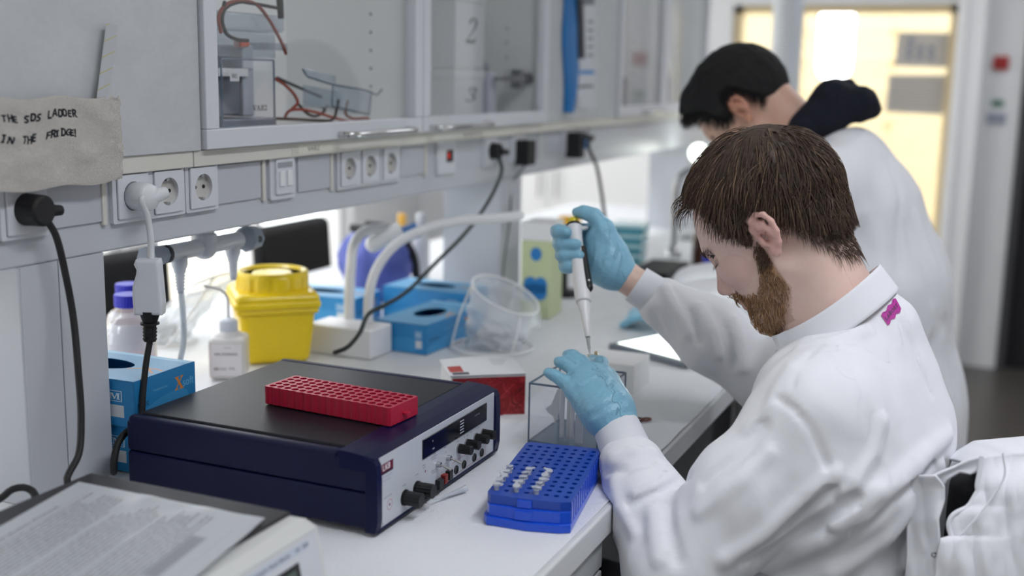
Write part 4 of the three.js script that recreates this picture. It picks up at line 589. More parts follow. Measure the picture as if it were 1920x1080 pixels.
function sdfMesh(f, lo, hi, cell) {
  const nx = Math.ceil((hi.x - lo.x) / cell) + 1, ny = Math.ceil((hi.y - lo.y) / cell) + 1, nz = Math.ceil((hi.z - lo.z) / cell) + 1;
  const val = new Float32Array(nx * ny * nz).fill(1), B = 4, hd = B * cell * 0.87;
  for (let bz = 0; bz < nz; bz += B) for (let by = 0; by < ny; by += B) for (let bxx = 0; bxx < nx; bxx += B) {
    const d = f(lo.x + (bxx + 1.5) * cell, lo.y + (by + 1.5) * cell, lo.z + (bz + 1.5) * cell), skip = Math.abs(d) > hd * 1.7 + 0.012;
    for (let k = bz; k < Math.min(bz + B, nz); k++) for (let j = by; j < Math.min(by + B, ny); j++) for (let i = bxx; i < Math.min(bxx + B, nx); i++) val[(k * ny + j) * nx + i] = skip ? d : f(lo.x + i * cell, lo.y + j * cell, lo.z + k * cell);
  }
  const P = [], I = [], id = new Int32Array(nx * ny * nz).fill(-1), o = [0, 1, nx, nx + 1, nx * ny, nx * ny + 1, nx * ny + nx, nx * ny + nx + 1];
  const E = [[0, 1], [2, 3], [4, 5], [6, 7], [0, 2], [1, 3], [4, 6], [5, 7], [0, 4], [1, 5], [2, 6], [3, 7]];
  for (let k = 0; k < nz - 1; k++) for (let j = 0; j < ny - 1; j++) for (let i = 0; i < nx - 1; i++) {
    const c = (k * ny + j) * nx + i; let m = 0; for (let q = 0; q < 8; q++) if (val[c + o[q]] < 0) m |= 1 << q;
    if (m === 0 || m === 255) continue;
    let x = 0, y = 0, z = 0, n = 0;
    for (const [a, b] of E) { const va = val[c + o[a]], vb = val[c + o[b]]; if ((va < 0) === (vb < 0)) continue; const t = va / (va - vb); x += (a & 1) + ((b & 1) - (a & 1)) * t; y += (a >> 1 & 1) + ((b >> 1 & 1) - (a >> 1 & 1)) * t; z += (a >> 2) + ((b >> 2) - (a >> 2)) * t; n++; }
    id[c] = P.length / 3; P.push(lo.x + (i + x / n) * cell, lo.y + (j + y / n) * cell, lo.z + (k + z / n) * cell);
  }
  for (let k = 1; k < nz - 1; k++) for (let j = 1; j < ny - 1; j++) for (let i = 1; i < nx - 1; i++) {
    const c = (k * ny + j) * nx + i, s = val[c] < 0;
    const face = (d, u, v) => { if ((val[c + d] < 0) === s) return; const a = id[c - u - v], b = id[c - v], e = id[c], g = id[c - u]; if (a < 0 || b < 0 || e < 0 || g < 0) return; if (s) I.push(a, b, e, a, e, g); else I.push(a, e, b, a, g, e); };
    face(1, nx, nx * ny); face(nx, nx * ny, 1); face(nx * ny, 1, nx);
  }
  const g = new THREE.BufferGeometry(); g.setAttribute('position', new THREE.Float32BufferAttribute(P, 3)); g.setIndex(I); g.computeVertexNormals(); return g;
}
function boxUV(g, s = 1) { const p = g.attributes.position, n = g.attributes.normal, uv = new Float32Array(p.count * 2); for (let i = 0; i < p.count; i++) { const ax = Math.abs(n.getX(i)), az = Math.abs(n.getZ(i)); uv[2 * i] = (az > ax ? p.getX(i) : p.getZ(i)) * s; uv[2 * i + 1] = p.getY(i) * s; } g.setAttribute('uv', new THREE.BufferAttribute(uv, 2)); return g; }
function colorize(g, fn) { const p = g.attributes.position, c = new Float32Array(p.count * 3); for (let i = 0; i < p.count; i++) { const q = fn(p.getX(i), p.getY(i), p.getZ(i)); c[3 * i] = q[0]; c[3 * i + 1] = q[1]; c[3 * i + 2] = q[2]; } g.setAttribute('color', new THREE.BufferAttribute(c, 3)); return g; }
function march(f, px, py, t0, t1) { const r = dirOf(px, py), l = r.length(); let t = t0; for (let i = 0; i < 90 && t < t1; i++) { const d = f(CAM.x + r.x * t, CAM.y + r.y * t, CAM.z + r.z * t); if (d < 0.0006) return CAM.clone().addScaledVector(r, t); t += d * 0.7 / l; } return null; }
// ridges and creases of cloth along lines found on the surface
function folds(base, list, t0, t1) {
  const segs = [];
  for (const [w, h, ...pts] of list) { const q = pts.map(([a, b]) => march(base, a, b, t0, t1)); for (let i = 0; i < q.length - 1; i++) if (q[i] && q[i + 1]) segs.push({ c: cap(q[i], q[i + 1], 0), m: q[i].clone().lerp(q[i + 1], 0.5), R: q[i].distanceTo(q[i + 1]) / 2 + w * 2.4, w, h, f0: i === 0, f1: i === q.length - 2, a: q[i], b: q[i + 1] }); }
  return (x, y, z) => { let s = 0; for (const g of segs) { const dx = x - g.m.x, dy = y - g.m.y, dz = z - g.m.z; if (dx * dx + dy * dy + dz * dz > g.R * g.R) continue; const d = g.c(x, y, z) / g.w; const v = g.h * Math.exp(-d * d); s = Math.abs(v) > Math.abs(s) ? v + s * 0.15 : s + v * 0.15; } return s; };
}

// ------------------------------------------------------------ a head in its own frame (f forward, u up, r to its right), metres
function headField() {
  const parts = [[ell([-0.005, 0.029, 0], [0.095, 0.087, 0.0755]), 0.02], [ell([0.03, 0.0, 0], [0.064, 0.075, 0.066]), 0.03], [ell([0.042, -0.058, 0], [0.044, 0.062, 0.051]), 0.03], [cap(V(0.066, -0.108, -0.012), V(0.066, -0.108, 0.012), 0.0165), 0.025],
    [cap(V(0.0, -0.062, -0.05), V(0.055, -0.1, -0.024), 0.014), 0.025], [cap(V(0.0, -0.062, 0.05), V(0.055, -0.1, 0.024), 0.014), 0.025],
    [cap(V(0.079, 0.008, -0.03), V(0.084, 0.006, 0.0), 0.0115), 0.016], [cap(V(0.079, 0.008, 0.03), V(0.084, 0.006, 0.0), 0.0115), 0.016],
    [ell([0.06, -0.03, -0.042], [0.022, 0.02, 0.018]), 0.02], [ell([0.06, -0.03, 0.042], [0.022, 0.02, 0.018]), 0.02]];
  const nose = union([cap(V(0.088, -0.008, 0), V(0.107, -0.043, 0), 0.007, 0.0095), cap(V(0.098, -0.05, -0.0095), V(0.088, -0.053, -0.012), 0.0068, 0.0065), cap(V(0.098, -0.05, 0.0095), V(0.088, -0.053, 0.012), 0.0068, 0.0065)], 0.01);
  const lips = union([cap(V(0.087, -0.07, -0.018), V(0.0915, -0.0695, 0), 0.005, 0.0062), cap(V(0.087, -0.07, 0.018), V(0.0915, -0.0695, 0), 0.005, 0.0062), cap(V(0.086, -0.08, -0.015), V(0.09, -0.081, 0.015), 0.0062)], 0.006);
  const eyes = [-1, 1].map((s) => cap(V(0.0905, -0.0075, s * 0.02), V(0.084, -0.0075, s * 0.046), 0.0095)), balls = [-1, 1].map((s) => ell([0.0735, -0.0095, s * 0.0315], [0.0125, 0.0115, 0.0135]));
  const ears = [-1, 1].map((s) => {
    const e = (f, u, o) => V(-0.01 + f, -0.016 + u, s * (0.0735 + o));
    const rim = []; const pr = [[0.012, 0.002, 0.003], [0.0135, 0.014, 0.005], [0.008, 0.024, 0.009], [-0.003, 0.0275, 0.012], [-0.013, 0.0225, 0.0145], [-0.0175, 0.01, 0.0155], [-0.0165, -0.004, 0.0145], [-0.0105, -0.017, 0.0115], [-0.003, -0.026, 0.008]];
    for (let i = 0; i < pr.length - 1; i++) rim.push(cap(e(...pr[i]), e(...pr[i + 1]), 0.0036, 0.0036));
    rim.push(cap(e(0.001, -0.027, 0.006), e(0.006, -0.024, 0.004), 0.006, 0.005));
    const plate = union([cap(e(0, 0.012, 0.004), e(-0.007, 0.002, 0.0075), 0.0105, 0.009), cap(e(-0.006, -0.006, 0.0065), e(0.001, -0.02, 0.004), 0.0075, 0.007)], 0.008), anti = cap(e(-0.006, 0.014, 0.0125), e(-0.0095, -0.006, 0.0135), 0.0032), tragus = cap(e(0.0095, -0.004, 0.0065), e(0.0085, -0.01, 0.0065), 0.0042);
    const dent = ell([-0.01 + 0.0025, -0.016 - 0.005, s * 0.0885], [0.0075, 0.011, 0.0105]);
    const rimU = union(rim, 0.003);
    return (x, y, z) => { if (Math.abs(z - s * 0.08) > 0.06 || Math.abs(x) > 0.09) return Math.hypot(Math.max(0, Math.abs(z - s * 0.08) - 0.02), Math.max(0, Math.abs(x + 0.01) - 0.02), Math.max(0, Math.abs(y + 0.016) - 0.03)); let d = smin(smin(rimU(x, y, z), plate(x, y, z), 0.004), anti(x, y, z), 0.003); d = smax(d, -dent(x, y, z), 0.004); return smin(d, tragus(x, y, z), 0.004); };
  });
  const skull = (x, y, z) => { let d = parts[0][0](x, y, z); for (let i = 1; i < parts.length; i++) d = smin(d, parts[i][0](x, y, z), parts[i][1]); return d; };
  const full = (x, y, z) => {
    let d = skull(x, y, z); if (d > 0.09) return d - 0.02;
    d = smin(d, nose(x, y, z), 0.012); for (const e of eyes) d = smax(d, -e(x, y, z), 0.012); for (const b of balls) d = smin(d, b(x, y, z), 0.003); d = smin(d, lips(x, y, z), 0.005); for (const e of ears) d = smin(d, e(x, y, z), 0.007);
    return d;
  };
  return { skull, full };
}
const lerpTab = (tab, x) => { if (x <= tab[0][0]) return tab[0][1]; for (let i = 1; i < tab.length; i++) if (x <= tab[i][0]) { const t = (x - tab[i - 1][0]) / (tab[i][0] - tab[i - 1][0]); return tab[i - 1][1] + (tab[i][1] - tab[i - 1][1]) * t; } return tab[tab.length - 1][1]; };
const gradOf = (f, p, e = 0.002) => V(f(p.x + e, p.y, p.z) - f(p.x - e, p.y, p.z), f(p.x, p.y + e, p.z) - f(p.x, p.y - e, p.z), f(p.x, p.y, p.z + e) - f(p.x, p.y, p.z - e)).normalize();
// a strand: three-sided tapering tube along points, into arrays
function strandInto(out, pts, r0, col) {
  const n = pts.length, base = out.P.length / 3; let side = V(0, 0, 1);
  for (let i = 0; i < n; i++) {
    const t = (i < n - 1 ? pts[i + 1].clone().sub(pts[i]) : pts[i].clone().sub(pts[i - 1])).normalize(); side.addScaledVector(t, -side.dot(t)); if (side.lengthSq() < 1e-6) side.set(1, 0, 0).addScaledVector(t, -t.x); side.normalize(); const up = t.clone().cross(side), r = r0 * (1 - 0.85 * (i / (n - 1)) ** 1.5);
    for (let k = 0; k < 3; k++) { const a = k * 2.0944, nx = side.clone().multiplyScalar(Math.cos(a)).addScaledVector(up, Math.sin(a)); out.P.push(pts[i].x + nx.x * r, pts[i].y + nx.y * r, pts[i].z + nx.z * r); out.N.push(nx.x, nx.y, nx.z); out.C.push(...col); }
  }
  for (let i = 0; i < n - 1; i++) for (let k = 0; k < 3; k++) { const a = base + 3 * i + k, b = base + 3 * i + (k + 1) % 3; out.I.push(a, b, a + 3, b, b + 3, a + 3); }
}
const strandGeo = (o) => { const g = new THREE.BufferGeometry(); g.setAttribute('position', new THREE.Float32BufferAttribute(o.P, 3)); g.setAttribute('normal', new THREE.Float32BufferAttribute(o.N, 3)); g.setAttribute('color', new THREE.Float32BufferAttribute(o.C, 3)); g.setIndex(o.I); return g; };
function growHair(H, n, opt) {                                  // opt: where(p) -> length or 0, flow(p) -> direction, down, colour(), lift, width
  const out = { P: [], N: [], C: [], I: [] }; let made = 0;
  for (let tries = 0; made < n && tries < n * 12; tries++) {
    const th = Math.acos(2 * rnd() - 1), ph = rnd() * Math.PI * 2, d = V(Math.sin(th) * Math.cos(ph), Math.cos(th), Math.sin(th) * Math.sin(ph)); let p = V(0.01, -0.01, 0).addScaledVector(d, 0.02);
    for (let i = 0; i < 26; i++) { const v = H(p.x, p.y, p.z); if (Math.abs(v) < 0.0004) break; p.addScaledVector(d, -v * 0.85); }
    const len = opt.where(p); if (len <= 0) continue; made++;
    const L = len * rr(0.75, 1.15), seg = opt.seg ?? 6, st = L / seg, dir = opt.flow(p).addScaledVector(V(rr(-1, 1), rr(-1, 1), rr(-1, 1)), opt.mess ?? 0.18).normalize(), lift = opt.lift(p) * rr(0.55, 1.1), pts = [p.clone().addScaledVector(gradOf(H, p), -0.001)]; let q = p.clone();
    for (let i = 1; i <= seg; i++) {
      const nrm = gradOf(H, q); dir.addScaledVector(opt.down, opt.grav ?? 0.12); dir.addScaledVector(nrm, -dir.dot(nrm) * 0.8); dir.normalize(); q.addScaledVector(dir, st);
      const want = lift * Math.sin(Math.min(1, i / seg * 1.15) * 1.75) + 0.0008, h = H(q.x, q.y, q.z); q.addScaledVector(gradOf(H, q), (want - h) * (h < want ? 1 : opt.cling ?? 0.5)); pts.push(q.clone());
    }
    strandInto(out, pts, opt.width * rr(0.7, 1.25), opt.colour(p));
  }
  return strandGeo(out);
}
const frame = (O, F, U) => new THREE.Matrix4().makeBasis(F, U, F.clone().cross(U)).setPosition(O);
// ------------------------------------------------------------ seated person
const HEAD = headField();
const skinMat = phys('#ffffff', 0.5, { vertexColors: true, sheen: 0.1, bumpMap: rep(speck, 30, 30), bumpScale: 0.0002 });
const hairMat = std('#ffffff', 0.58, { vertexColors: true });
const coatMat = std('#eeeff4', 0.85, { bumpMap: rep(weave, 1, 1), bumpScale: 0.00015 });
const gloveMat = phys('#86bdd6', 0.42, { clearcoat: 0.12, clearcoatRoughness: 0.4, bumpMap: rep(fibre, 1, 1), bumpScale: 0.0005 });
const knitMat = std('#e6e8ee', 0.95, { bumpMap: rep(weave, 2, 2), bumpScale: 0.0004 });
{
  const O = at(1447, 415, 1.55), pitch = 0.63, yaw = 0.1;
  const F = V(-Math.cos(pitch) * Math.cos(yaw), -Math.sin(pitch), -Math.cos(pitch) * Math.sin(yaw)).normalize(), Rt = V(Math.sin(yaw), 0, -Math.cos(yaw)), U = Rt.clone().cross(F).normalize();
  const Mx = frame(O, F, U), inv = Mx.clone().invert(), down = V(0, -1, 0).transformDirection(inv);
  const base = V(-0.15, 0, -1.55);
  const t = thing('person', 'seated person in white lab coat and blue gloves, brown hair and beard, pipetting', 'person', base);
  const toWorld = (g) => g.applyMatrix4(Mx);
  // ---- body: head and neck, shoulders and arms, bare wrist
  const loc = (v) => v.clone().applyMatrix4(inv);
  const nb = loc(V(-0.195, 1.13, -1.555)), nb2 = loc(V(-0.19, 1.05, -1.555));
  const neck = union([cap(V(-0.022, -0.035, 0), nb, 0.046, 0.058), cap(nb, nb2, 0.06, 0.075), cap(V(-0.036, -0.04, -0.02), nb.clone().add(V(-0.02, 0, -0.02)), 0.03, 0.036), cap(V(-0.036, -0.04, 0.02), nb.clone().add(V(-0.02, 0, 0.02)), 0.03, 0.036), cap(V(0.02, -0.085, 0), nb.clone().add(V(0.02, 0, 0)), 0.03, 0.04)], 0.03);
  const headNeck = (x, y, z) => smin(HEAD.full(x, y, z), neck(x, y, z), 0.022);
  const gh = sdfMesh(headNeck, V(-0.24, -0.24, -0.12), V(0.135, 0.135, 0.12), 0.0026);
  const beardZone = (p) => { const a = Math.abs(p.z); if (p.x < 0.008 || p.y > -0.012) return 0; const topY = lerpTab([[0, -0.012], [0.02, -0.02], [0.032, -0.052], [0.05, -0.07], [0.07, -0.066], [0.085, -0.06], [0.1, -0.058]], p.x); if (p.y > topY) return 0; if (p.x > 0.078 && a < 0.02 && p.y < -0.064 && p.y > -0.085) return 0; if (p.y < -0.128 || (p.x < 0.03 && p.y < -0.08 - p.x * 1.3)) return 0; return sstep(0, 0.012, topY - p.y) * 0.8 + 0.2; };
  colorize(gh, (x, y, z) => {
    let c = [0.83, 0.61, 0.53]; const mixc = (b, k) => { c = c.map((v, i) => v + (b[i] - v) * k); };
    const n = 0.5 + 0.5 * noise3(x * 40, y * 40, z * 40), n2 = noise3(x * 140, y * 140, z * 140); mixc([0.8, 0.53, 0.45], 0.45 * n); mixc([0.6, 0.36, 0.3], 0.1 * Math.max(0, n2));
    const e = Math.hypot((x + 0.012) / 0.02, (y + 0.014) / 0.033); if (Math.abs(z) > 0.073 && e < 1.3) mixc([0.74, 0.36, 0.32], 0.6 * sstep(1.3, 0.8, e));
    if (x > 0.09 && y < -0.03 && y > -0.06) mixc([0.74, 0.42, 0.37], 0.5); if (Math.hypot((x - 0.062) / 0.03, (y + 0.035) / 0.025) < 1 && Math.abs(z) > 0.02) mixc([0.76, 0.46, 0.4], 0.4);
    if (x > 0.08 && Math.abs(z) < 0.02 && y < -0.066 && y > -0.084) mixc([0.5, 0.2, 0.18], 0.7);
    const b = beardZone(V(x, y, z)); if (b) mixc([0.42, 0.25, 0.15], 0.5 * b);
    if (y > -0.013 && y < -0.006 && x > 0.074 && Math.abs(Math.abs(z) - 0.032) < 0.014) mixc([0.2, 0.1, 0.08], 0.4); return c;
  });
  toWorld(gh);
  const SL = V(-0.2, 1.06, -1.41), EL = V(-0.345, 0.845, -1.335), WL = at(1158, 806, 1.6), SR = V(-0.19, 1.08, -1.69), ER = V(-0.325, 1.0, -1.79), WR = at(1163, 512, 1.845);
  const inner = union([cap(V(-0.18, 0.7, -1.55), V(-0.185, 1.0, -1.55), 0.1, 0.09), cap(SL, SR, 0.045), cap(SL, EL, 0.042, 0.036), cap(EL, WL, 0.036, 0.026), cap(SR, ER, 0.042, 0.036), cap(V(-0.195, 1.13, -1.555), V(-0.19, 1.0, -1.555), 0.055, 0.08)], 0.03);
  const gi = sdfMesh(inner, V(-0.62, 0.56, -1.9), V(0.0, 1.22, -1.24), 0.009), skin1 = () => [0.6, 0.38, 0.3];
  const fr = union([cap(ER, WR.clone().lerp(ER, 0.3), 0.036, 0.0275), cap(WR.clone().lerp(ER, 0.3), WR, 0.0275, 0.0245), cap(WR, at(1130, 490, 1.84), 0.0245, 0.022)], 0.01);
  const gf = sdfMesh(fr, V(-0.68, 0.94, -1.87), V(-0.27, 1.24, -1.68), 0.0045);
  colorize(gi, skin1); colorize(gf, (x, y, z) => { const n = 0.5 + 0.5 * noise3(x * 60, y * 60, z * 60); return [0.74 - 0.03 * n, 0.54 - 0.05 * n, 0.45 - 0.05 * n]; });
  const body = partW('body', [gh, gi, gf].map((g) => boxUV(g)), skinMat, t); body.userData.label = 'fair skin of face, neck and wrist';
  // ---- hair
  const lineU = [[-0.12, -0.075], [-0.078, -0.082], [-0.06, -0.062], [-0.048, -0.03], [-0.036, 0.006], [-0.01, 0.022], [0.006, 0.014], [0.011, -0.016], [0.02, -0.012], [0.03, 0.018], [0.042, 0.042], [0.055, 0.064], [0.072, 0.074], [0.1, 0.084]];
  const hairM = (x, y) => y - lerpTab(lineU, x);
  const hairBase = (x, y, z) => { const d = HEAD.skull(x, y, z); return y > 0.0 || x > 0.0 ? d : smin(d, neck(x, y, z), 0.022); };
  const hairVol = (x, y, z) => { const d = hairBase(x, y, z); if (d > 0.08) return d - 0.025; const m = hairM(x, y), th = -0.006 + (0.0145 + 0.003 * sstep(0.03, 0.1, y) - 0.007 * sstep(-0.02, -0.08, y)) * sstep(-0.006, 0.045, m); const g = 0.0016 * noise3(x * 30, y * 30, z * 90) + 0.001 * noise3(x * 90, y * 90, z * 90); return d - th - g * sstep(0, 0.03, m); };
  const gc = sdfMesh(hairVol, V(-0.14, -0.13, -0.12), V(0.14, 0.16, 0.12), 0.003);
  colorize(gc, (x, y, z) => { const n = 0.5 + 0.5 * noise3(x * 50, y * 50, z * 50); return [0.042 + 0.02 * n, 0.026 + 0.012 * n, 0.017 + 0.007 * n]; });
  const hair = partW('hair', [toWorld(gc)], hairMat, t); hair.userData.label = 'short brown tousled hair';
  const Wp = V(-0.055, 0.108, 0.0);
  const flow = (p) => { const d = p.clone().sub(Wp); if (p.x > -0.02 && p.y > 0.05) d.add(V(0.1, -0.03, Math.sign(p.z) * 0.02)); const w = 26; d.normalize().add(V(noise3(p.x * w, p.y * w, p.z * w), noise3(p.x * w + 9, p.y * w, p.z * w), noise3(p.x * w, p.y * w + 9, p.z * w)).multiplyScalar(0.6)); const w2 = 70; d.add(V(noise3(p.x * w2, p.y * w2 + 5, p.z * w2), noise3(p.x * w2 + 9, p.y * w2, p.z * w2 + 3), noise3(p.x * w2, p.y * w2 + 9, p.z * w2)).multiplyScalar(0.3)); return d.normalize(); };
  const browns = () => { const k = rnd(); const s = 0.7 + 0.7 * rnd(); return k < 0.75 ? [0.078 * s, 0.047 * s, 0.03 * s] : k < 0.92 ? [0.14 * s, 0.086 * s, 0.055 * s] : [0.27 * s, 0.175 * s, 0.11 * s]; };
  const gs = growHair(hairBase, 8500, { where: (p) => { const m = hairM(p.x, p.y); if (m < 0) return 0; const back = sstep(0.0, -0.07, p.x) * sstep(0.03, -0.05, p.y); const fr = sstep(0.0, 0.045, p.x); return Math.min(0.06, 0.01 + 0.75 * m - fr * (0.007 + 0.27 * m)) * (1 - 0.45 * back); }, flow, down, grav: 0.1, mess: 0.3, lift: (p) => 0.004 + 0.0125 * sstep(0.005, 0.055, hairM(p.x, p.y)) * (1 - 0.5 * sstep(-0.02, -0.09, p.y)), cling: 0.45, width: 0.00085, colour: browns, seg: 7 });
  partW('strands', [toWorld(gs)], hairMat, hair, t);
  const fr2 = growHair(HEAD.skull, 420, { where: (p) => (p.x > 0.055 && hairM(p.x, p.y) > -0.002 && hairM(p.x, p.y) < 0.03 ? 0.038 : 0), flow: (p) => V(1, 0.25, p.z * 3), down, grav: 0.1, mess: 0.4, lift: () => 0.026, cling: 0.12, width: 0.0007, colour: browns, seg: 8 });
  partW('fringe', [toWorld(fr2)], hairMat, hair, t);
  const nape = growHair(hairBase, 900, { where: (p) => { const m = hairM(p.x, p.y); return p.x < -0.02 && m < 0.02 && m > -0.022 ? 0.022 : 0; }, flow: (p) => V(0.1, -1, 0), down, grav: 0.1, mess: 0.35, lift: () => 0.005, cling: 0.6, width: 0.00055, colour: browns, seg: 5 });
  partW('nape_strands', [toWorld(nape)], hairMat, hair, t);
  const beardC = () => { const s = 0.7 + 0.6 * rnd(); return rnd() < 0.7 ? [0.36 * s, 0.2 * s, 0.1 * s] : [0.52 * s, 0.32 * s, 0.17 * s]; };
  const gb = growHair(HEAD.skull, 3600, { where: (p) => { const b = beardZone(p); return b <= 0 || (b < 0.6 && rnd() > b) ? 0 : 0.006 + 0.006 * sstep(-0.06, -0.11, p.y); }, flow: (p) => V(0.25, -1, p.z * 4), down, grav: 0.12, mess: 0.4, lift: (p) => 0.003 + 0.005 * sstep(-0.07, -0.115, p.y), cling: 0.4, width: 0.0006, colour: (p) => (p.y > -0.05 ? [0.17, 0.1, 0.06].map((v) => v * rr(0.7, 1.3)) : beardC()), seg: 5 });
  const beard = partW('beard', [toWorld(gb)], hairMat, t); beard.userData.label = 'reddish brown full beard';
  const must = growHair(HEAD.full, 1400, { where: (p) => (p.x > 0.074 && p.y < -0.054 && p.y > -0.067 && Math.abs(p.z) < 0.03 ? 0.012 : 0), flow: (p) => V(0.2, -0.8, Math.sign(p.z) * 0.5), down, grav: 0.1, mess: 0.3, lift: () => 0.004, cling: 0.5, width: 0.0006, colour: beardC, seg: 4 });
  partW('moustache', [toWorld(must)], hairMat, beard, t);
  const brow = growHair(HEAD.full, 1500, { where: (p) => (p.x > 0.066 && Math.abs(p.y - 0.007 + (Math.abs(p.z) - 0.03) ** 2 * 8) < 0.0045 && Math.abs(p.z) > 0.012 && Math.abs(p.z) < 0.05 ? 0.01 : 0), flow: (p) => V(-0.3, 0.2, Math.sign(p.z)), down, grav: 0.02, mess: 0.3, lift: () => 0.0016, cling: 0.8, width: 0.0005, colour: () => [0.09, 0.05, 0.03], seg: 4 });
  partW('eyebrows', [toWorld(brow)], hairMat, t);
  const lash = growHair(HEAD.full, 400, { where: (p) => (p.x > 0.074 && Math.abs(p.y + 0.012) < 0.002 && Math.abs(Math.abs(p.z) - 0.032) < 0.013 ? 0.008 : 0), flow: (p) => V(1, -0.5, p.z * 4), down, grav: 0.0, mess: 0.15, lift: () => 0.005, cling: 0.2, width: 0.0003, colour: () => [0.05, 0.03, 0.02], seg: 4 });
  partW('eyelashes', [toWorld(lash)], hairMat, t);

  // ---- lab coat
  const zc = -1.552, S = 0.6, tor = (a, b, ra, rb) => { const g = cap(V(a[0], a[1], 0), V(b[0], b[1], 0), ra, rb); return (x, y, z) => g(x, y, (z - zc) * S); };
  const benchBox = (x, y, z) => { const dx = x - XF, dy = y - WT; return dx < 0 || true ? Math.max(dx, dy, 0.88 - y) : 1; };
  const cuffL0 = WL.clone().lerp(EL, 0.26), cuffR0 = WR.clone().lerp(ER, 0.3);
  const torso = union([tor([-0.175, 0.62], [-0.19, 0.8], 0.125, 0.112), tor([-0.19, 0.8], [-0.182, 0.99], 0.112, 0.122), tor([-0.182, 0.99], [-0.186, 1.045], 0.122, 0.083)], 0.05);
  const armL = union([cap(SL.clone().add(V(0.005, -0.005, -0.01)), SL.clone().lerp(EL, 0.5), 0.075, 0.069), cap(SL.clone().lerp(EL, 0.5), EL, 0.069, 0.064), cap(EL, EL.clone().lerp(WL, 0.45), 0.064, 0.055), cap(EL.clone().lerp(WL, 0.45), cuffL0, 0.055, 0.043)], 0.02);
  const armR = union([cap(SR, ER, 0.07, 0.063), cap(ER, ER.clone().lerp(WR, 0.4), 0.063, 0.056), cap(ER.clone().lerp(WR, 0.4), cuffR0, 0.056, 0.042)], 0.02);
  const yoke = union([cap(SL, V(-0.185, 1.088, -1.485), 0.068, 0.046), cap(SR, V(-0.185, 1.088, -1.62), 0.066, 0.046), cap(V(-0.215, 1.05, -1.505), V(-0.215, 1.05, -1.6), 0.066, 0.066), cap(V(-0.155, 1.132, -1.552), V(-0.126, 1.03, -1.552), 0.062, 0.073)], 0.05);
  const shape0 = (x, y, z) => { let d = smin(torso(x, y, z), yoke(x, y, z), 0.05); d = smin(d, armL(x, y, z), 0.022); return smin(d, armR(x, y, z), 0.022); };
  const list = [
    [0.0056, -0.0036, [1455, 745], [1490, 768], [1522, 808], [1548, 866], [1562, 915], [1569, 955]], [0.005, -0.002, [1563, 597], [1525, 660], [1486, 724]], [0.005, -0.0022, [1691, 602], [1712, 655], [1730, 702], [1747, 740]],
    [0.012, 0.0075, [1563, 890], [1490, 950], [1430, 1005], [1360, 1050]], [0.011, -0.006, [1550, 915], [1470, 990], [1400, 1045]], [0.014, 0.008, [1569, 985], [1650, 925], [1720, 870], [1777, 815]], [0.012, -0.006, [1600, 990], [1680, 930], [1750, 875]], [0.012, 0.007, [1440, 1065], [1540, 1015], [1620, 965], [1690, 900]], [0.012, -0.006, [1430, 1045], [1530, 990], [1600, 940]],
    [0.01, 0.006, [1605, 900], [1640, 850], [1655, 790]], [0.013, 0.006, [1690, 1060], [1730, 980], [1765, 880]], [0.014, 0.006, [1560, 1075], [1660, 1010], [1730, 920]],
    [0.011, 0.008, [1119, 872], [1150, 858], [1190, 845], [1225, 848]], [0.008, -0.006, [1135, 885], [1175, 880], [1220, 868]], [0.009, 0.006, [1190, 925], [1225, 910], [1263, 886]], [0.007, -0.006, [1180, 945], [1222, 930], [1268, 905], [1290, 893]], [0.011, 0.009, [1262, 893], [1290, 882], [1325, 882]], [0.012, 0.006, [1222, 960], [1226, 1000], [1235, 1050]], [0.01, -0.006, [1255, 950], [1258, 1000], [1270, 1050]], [0.01, 0.005, [1150, 905], [1160, 950], [1190, 1000]], [0.011, -0.005, [1320, 905], [1380, 860], [1430, 800]], [0.012, 0.005, [1310, 960], [1390, 900], [1440, 850]],
    [0.01, 0.009, [1247, 540], [1270, 585], [1291, 624]], [0.008, -0.006, [1268, 545], [1292, 590], [1310, 640]], [0.011, 0.009, [1310, 575], [1335, 620], [1347, 663]], [0.009, -0.007, [1345, 590], [1362, 640], [1370, 690]], [0.011, 0.008, [1375, 600], [1388, 640], [1391, 690]], [0.009, -0.006, [1225, 590], [1240, 620], [1255, 650]], [0.012, 0.005, [1500, 650], [1560, 640], [1620, 620]], [0.012, 0.004, [1480, 690], [1440, 760], [1400, 800]]];
  const fold = folds(shape0, list.map(([w, h, ...q]) => [w * 0.8, h * 1.25, ...q]), 1.0, 2.1);
  const coat = (x, y, z) => { let d = shape0(x, y, z); if (d > 0.05 || d < -0.05) return d - (d > 0 ? 0.012 : 0); d -= fold(x, y, z) + 0.0022 * noise3(x * 9, y * 9, z * 9) + 0.0012 * noise3(x * 24, y * 14, z * 24); return Math.max(d, -benchBox(x, y, z) + 0.0015); };
  const gcoat = sdfMesh(coat, V(-0.62, 0.6, -1.9), V(0.02, 1.24, -1.22), 0.0036);
  const lab = partW('lab_coat', [boxUV(gcoat, 12)], coatMat, t); lab.userData.label = 'white cotton lab coat with folds';
  // collar band around the neck
  const cc = V(-0.205, 1.158, zc), cf = V(-0.79, -0.6, 0).normalize(), cu = V(-0.55, 0.83, 0).normalize();
  const collarP = (a, h) => { const k = Math.cos(a), q = cc.clone().addScaledVector(cf, k * (0.086 - 0.12 * h) + (k > 0.8 ? 0.006 : 0)).add(V(0, 0, Math.sin(a) * (0.078 - 0.14 * h))); return q.addScaledVector(cu, h - 0.02 + 0.003 * Math.cos(a * 2)); };
  partW('collar', [sheet((u, v) => collarP(0.1 + u * (Math.PI * 2 - 0.2), v * (0.036 + 0.004 * (1 - Math.cos(u * Math.PI * 2)) / 2)), 80, 8, 0.0035)], coatMat, lab, t);
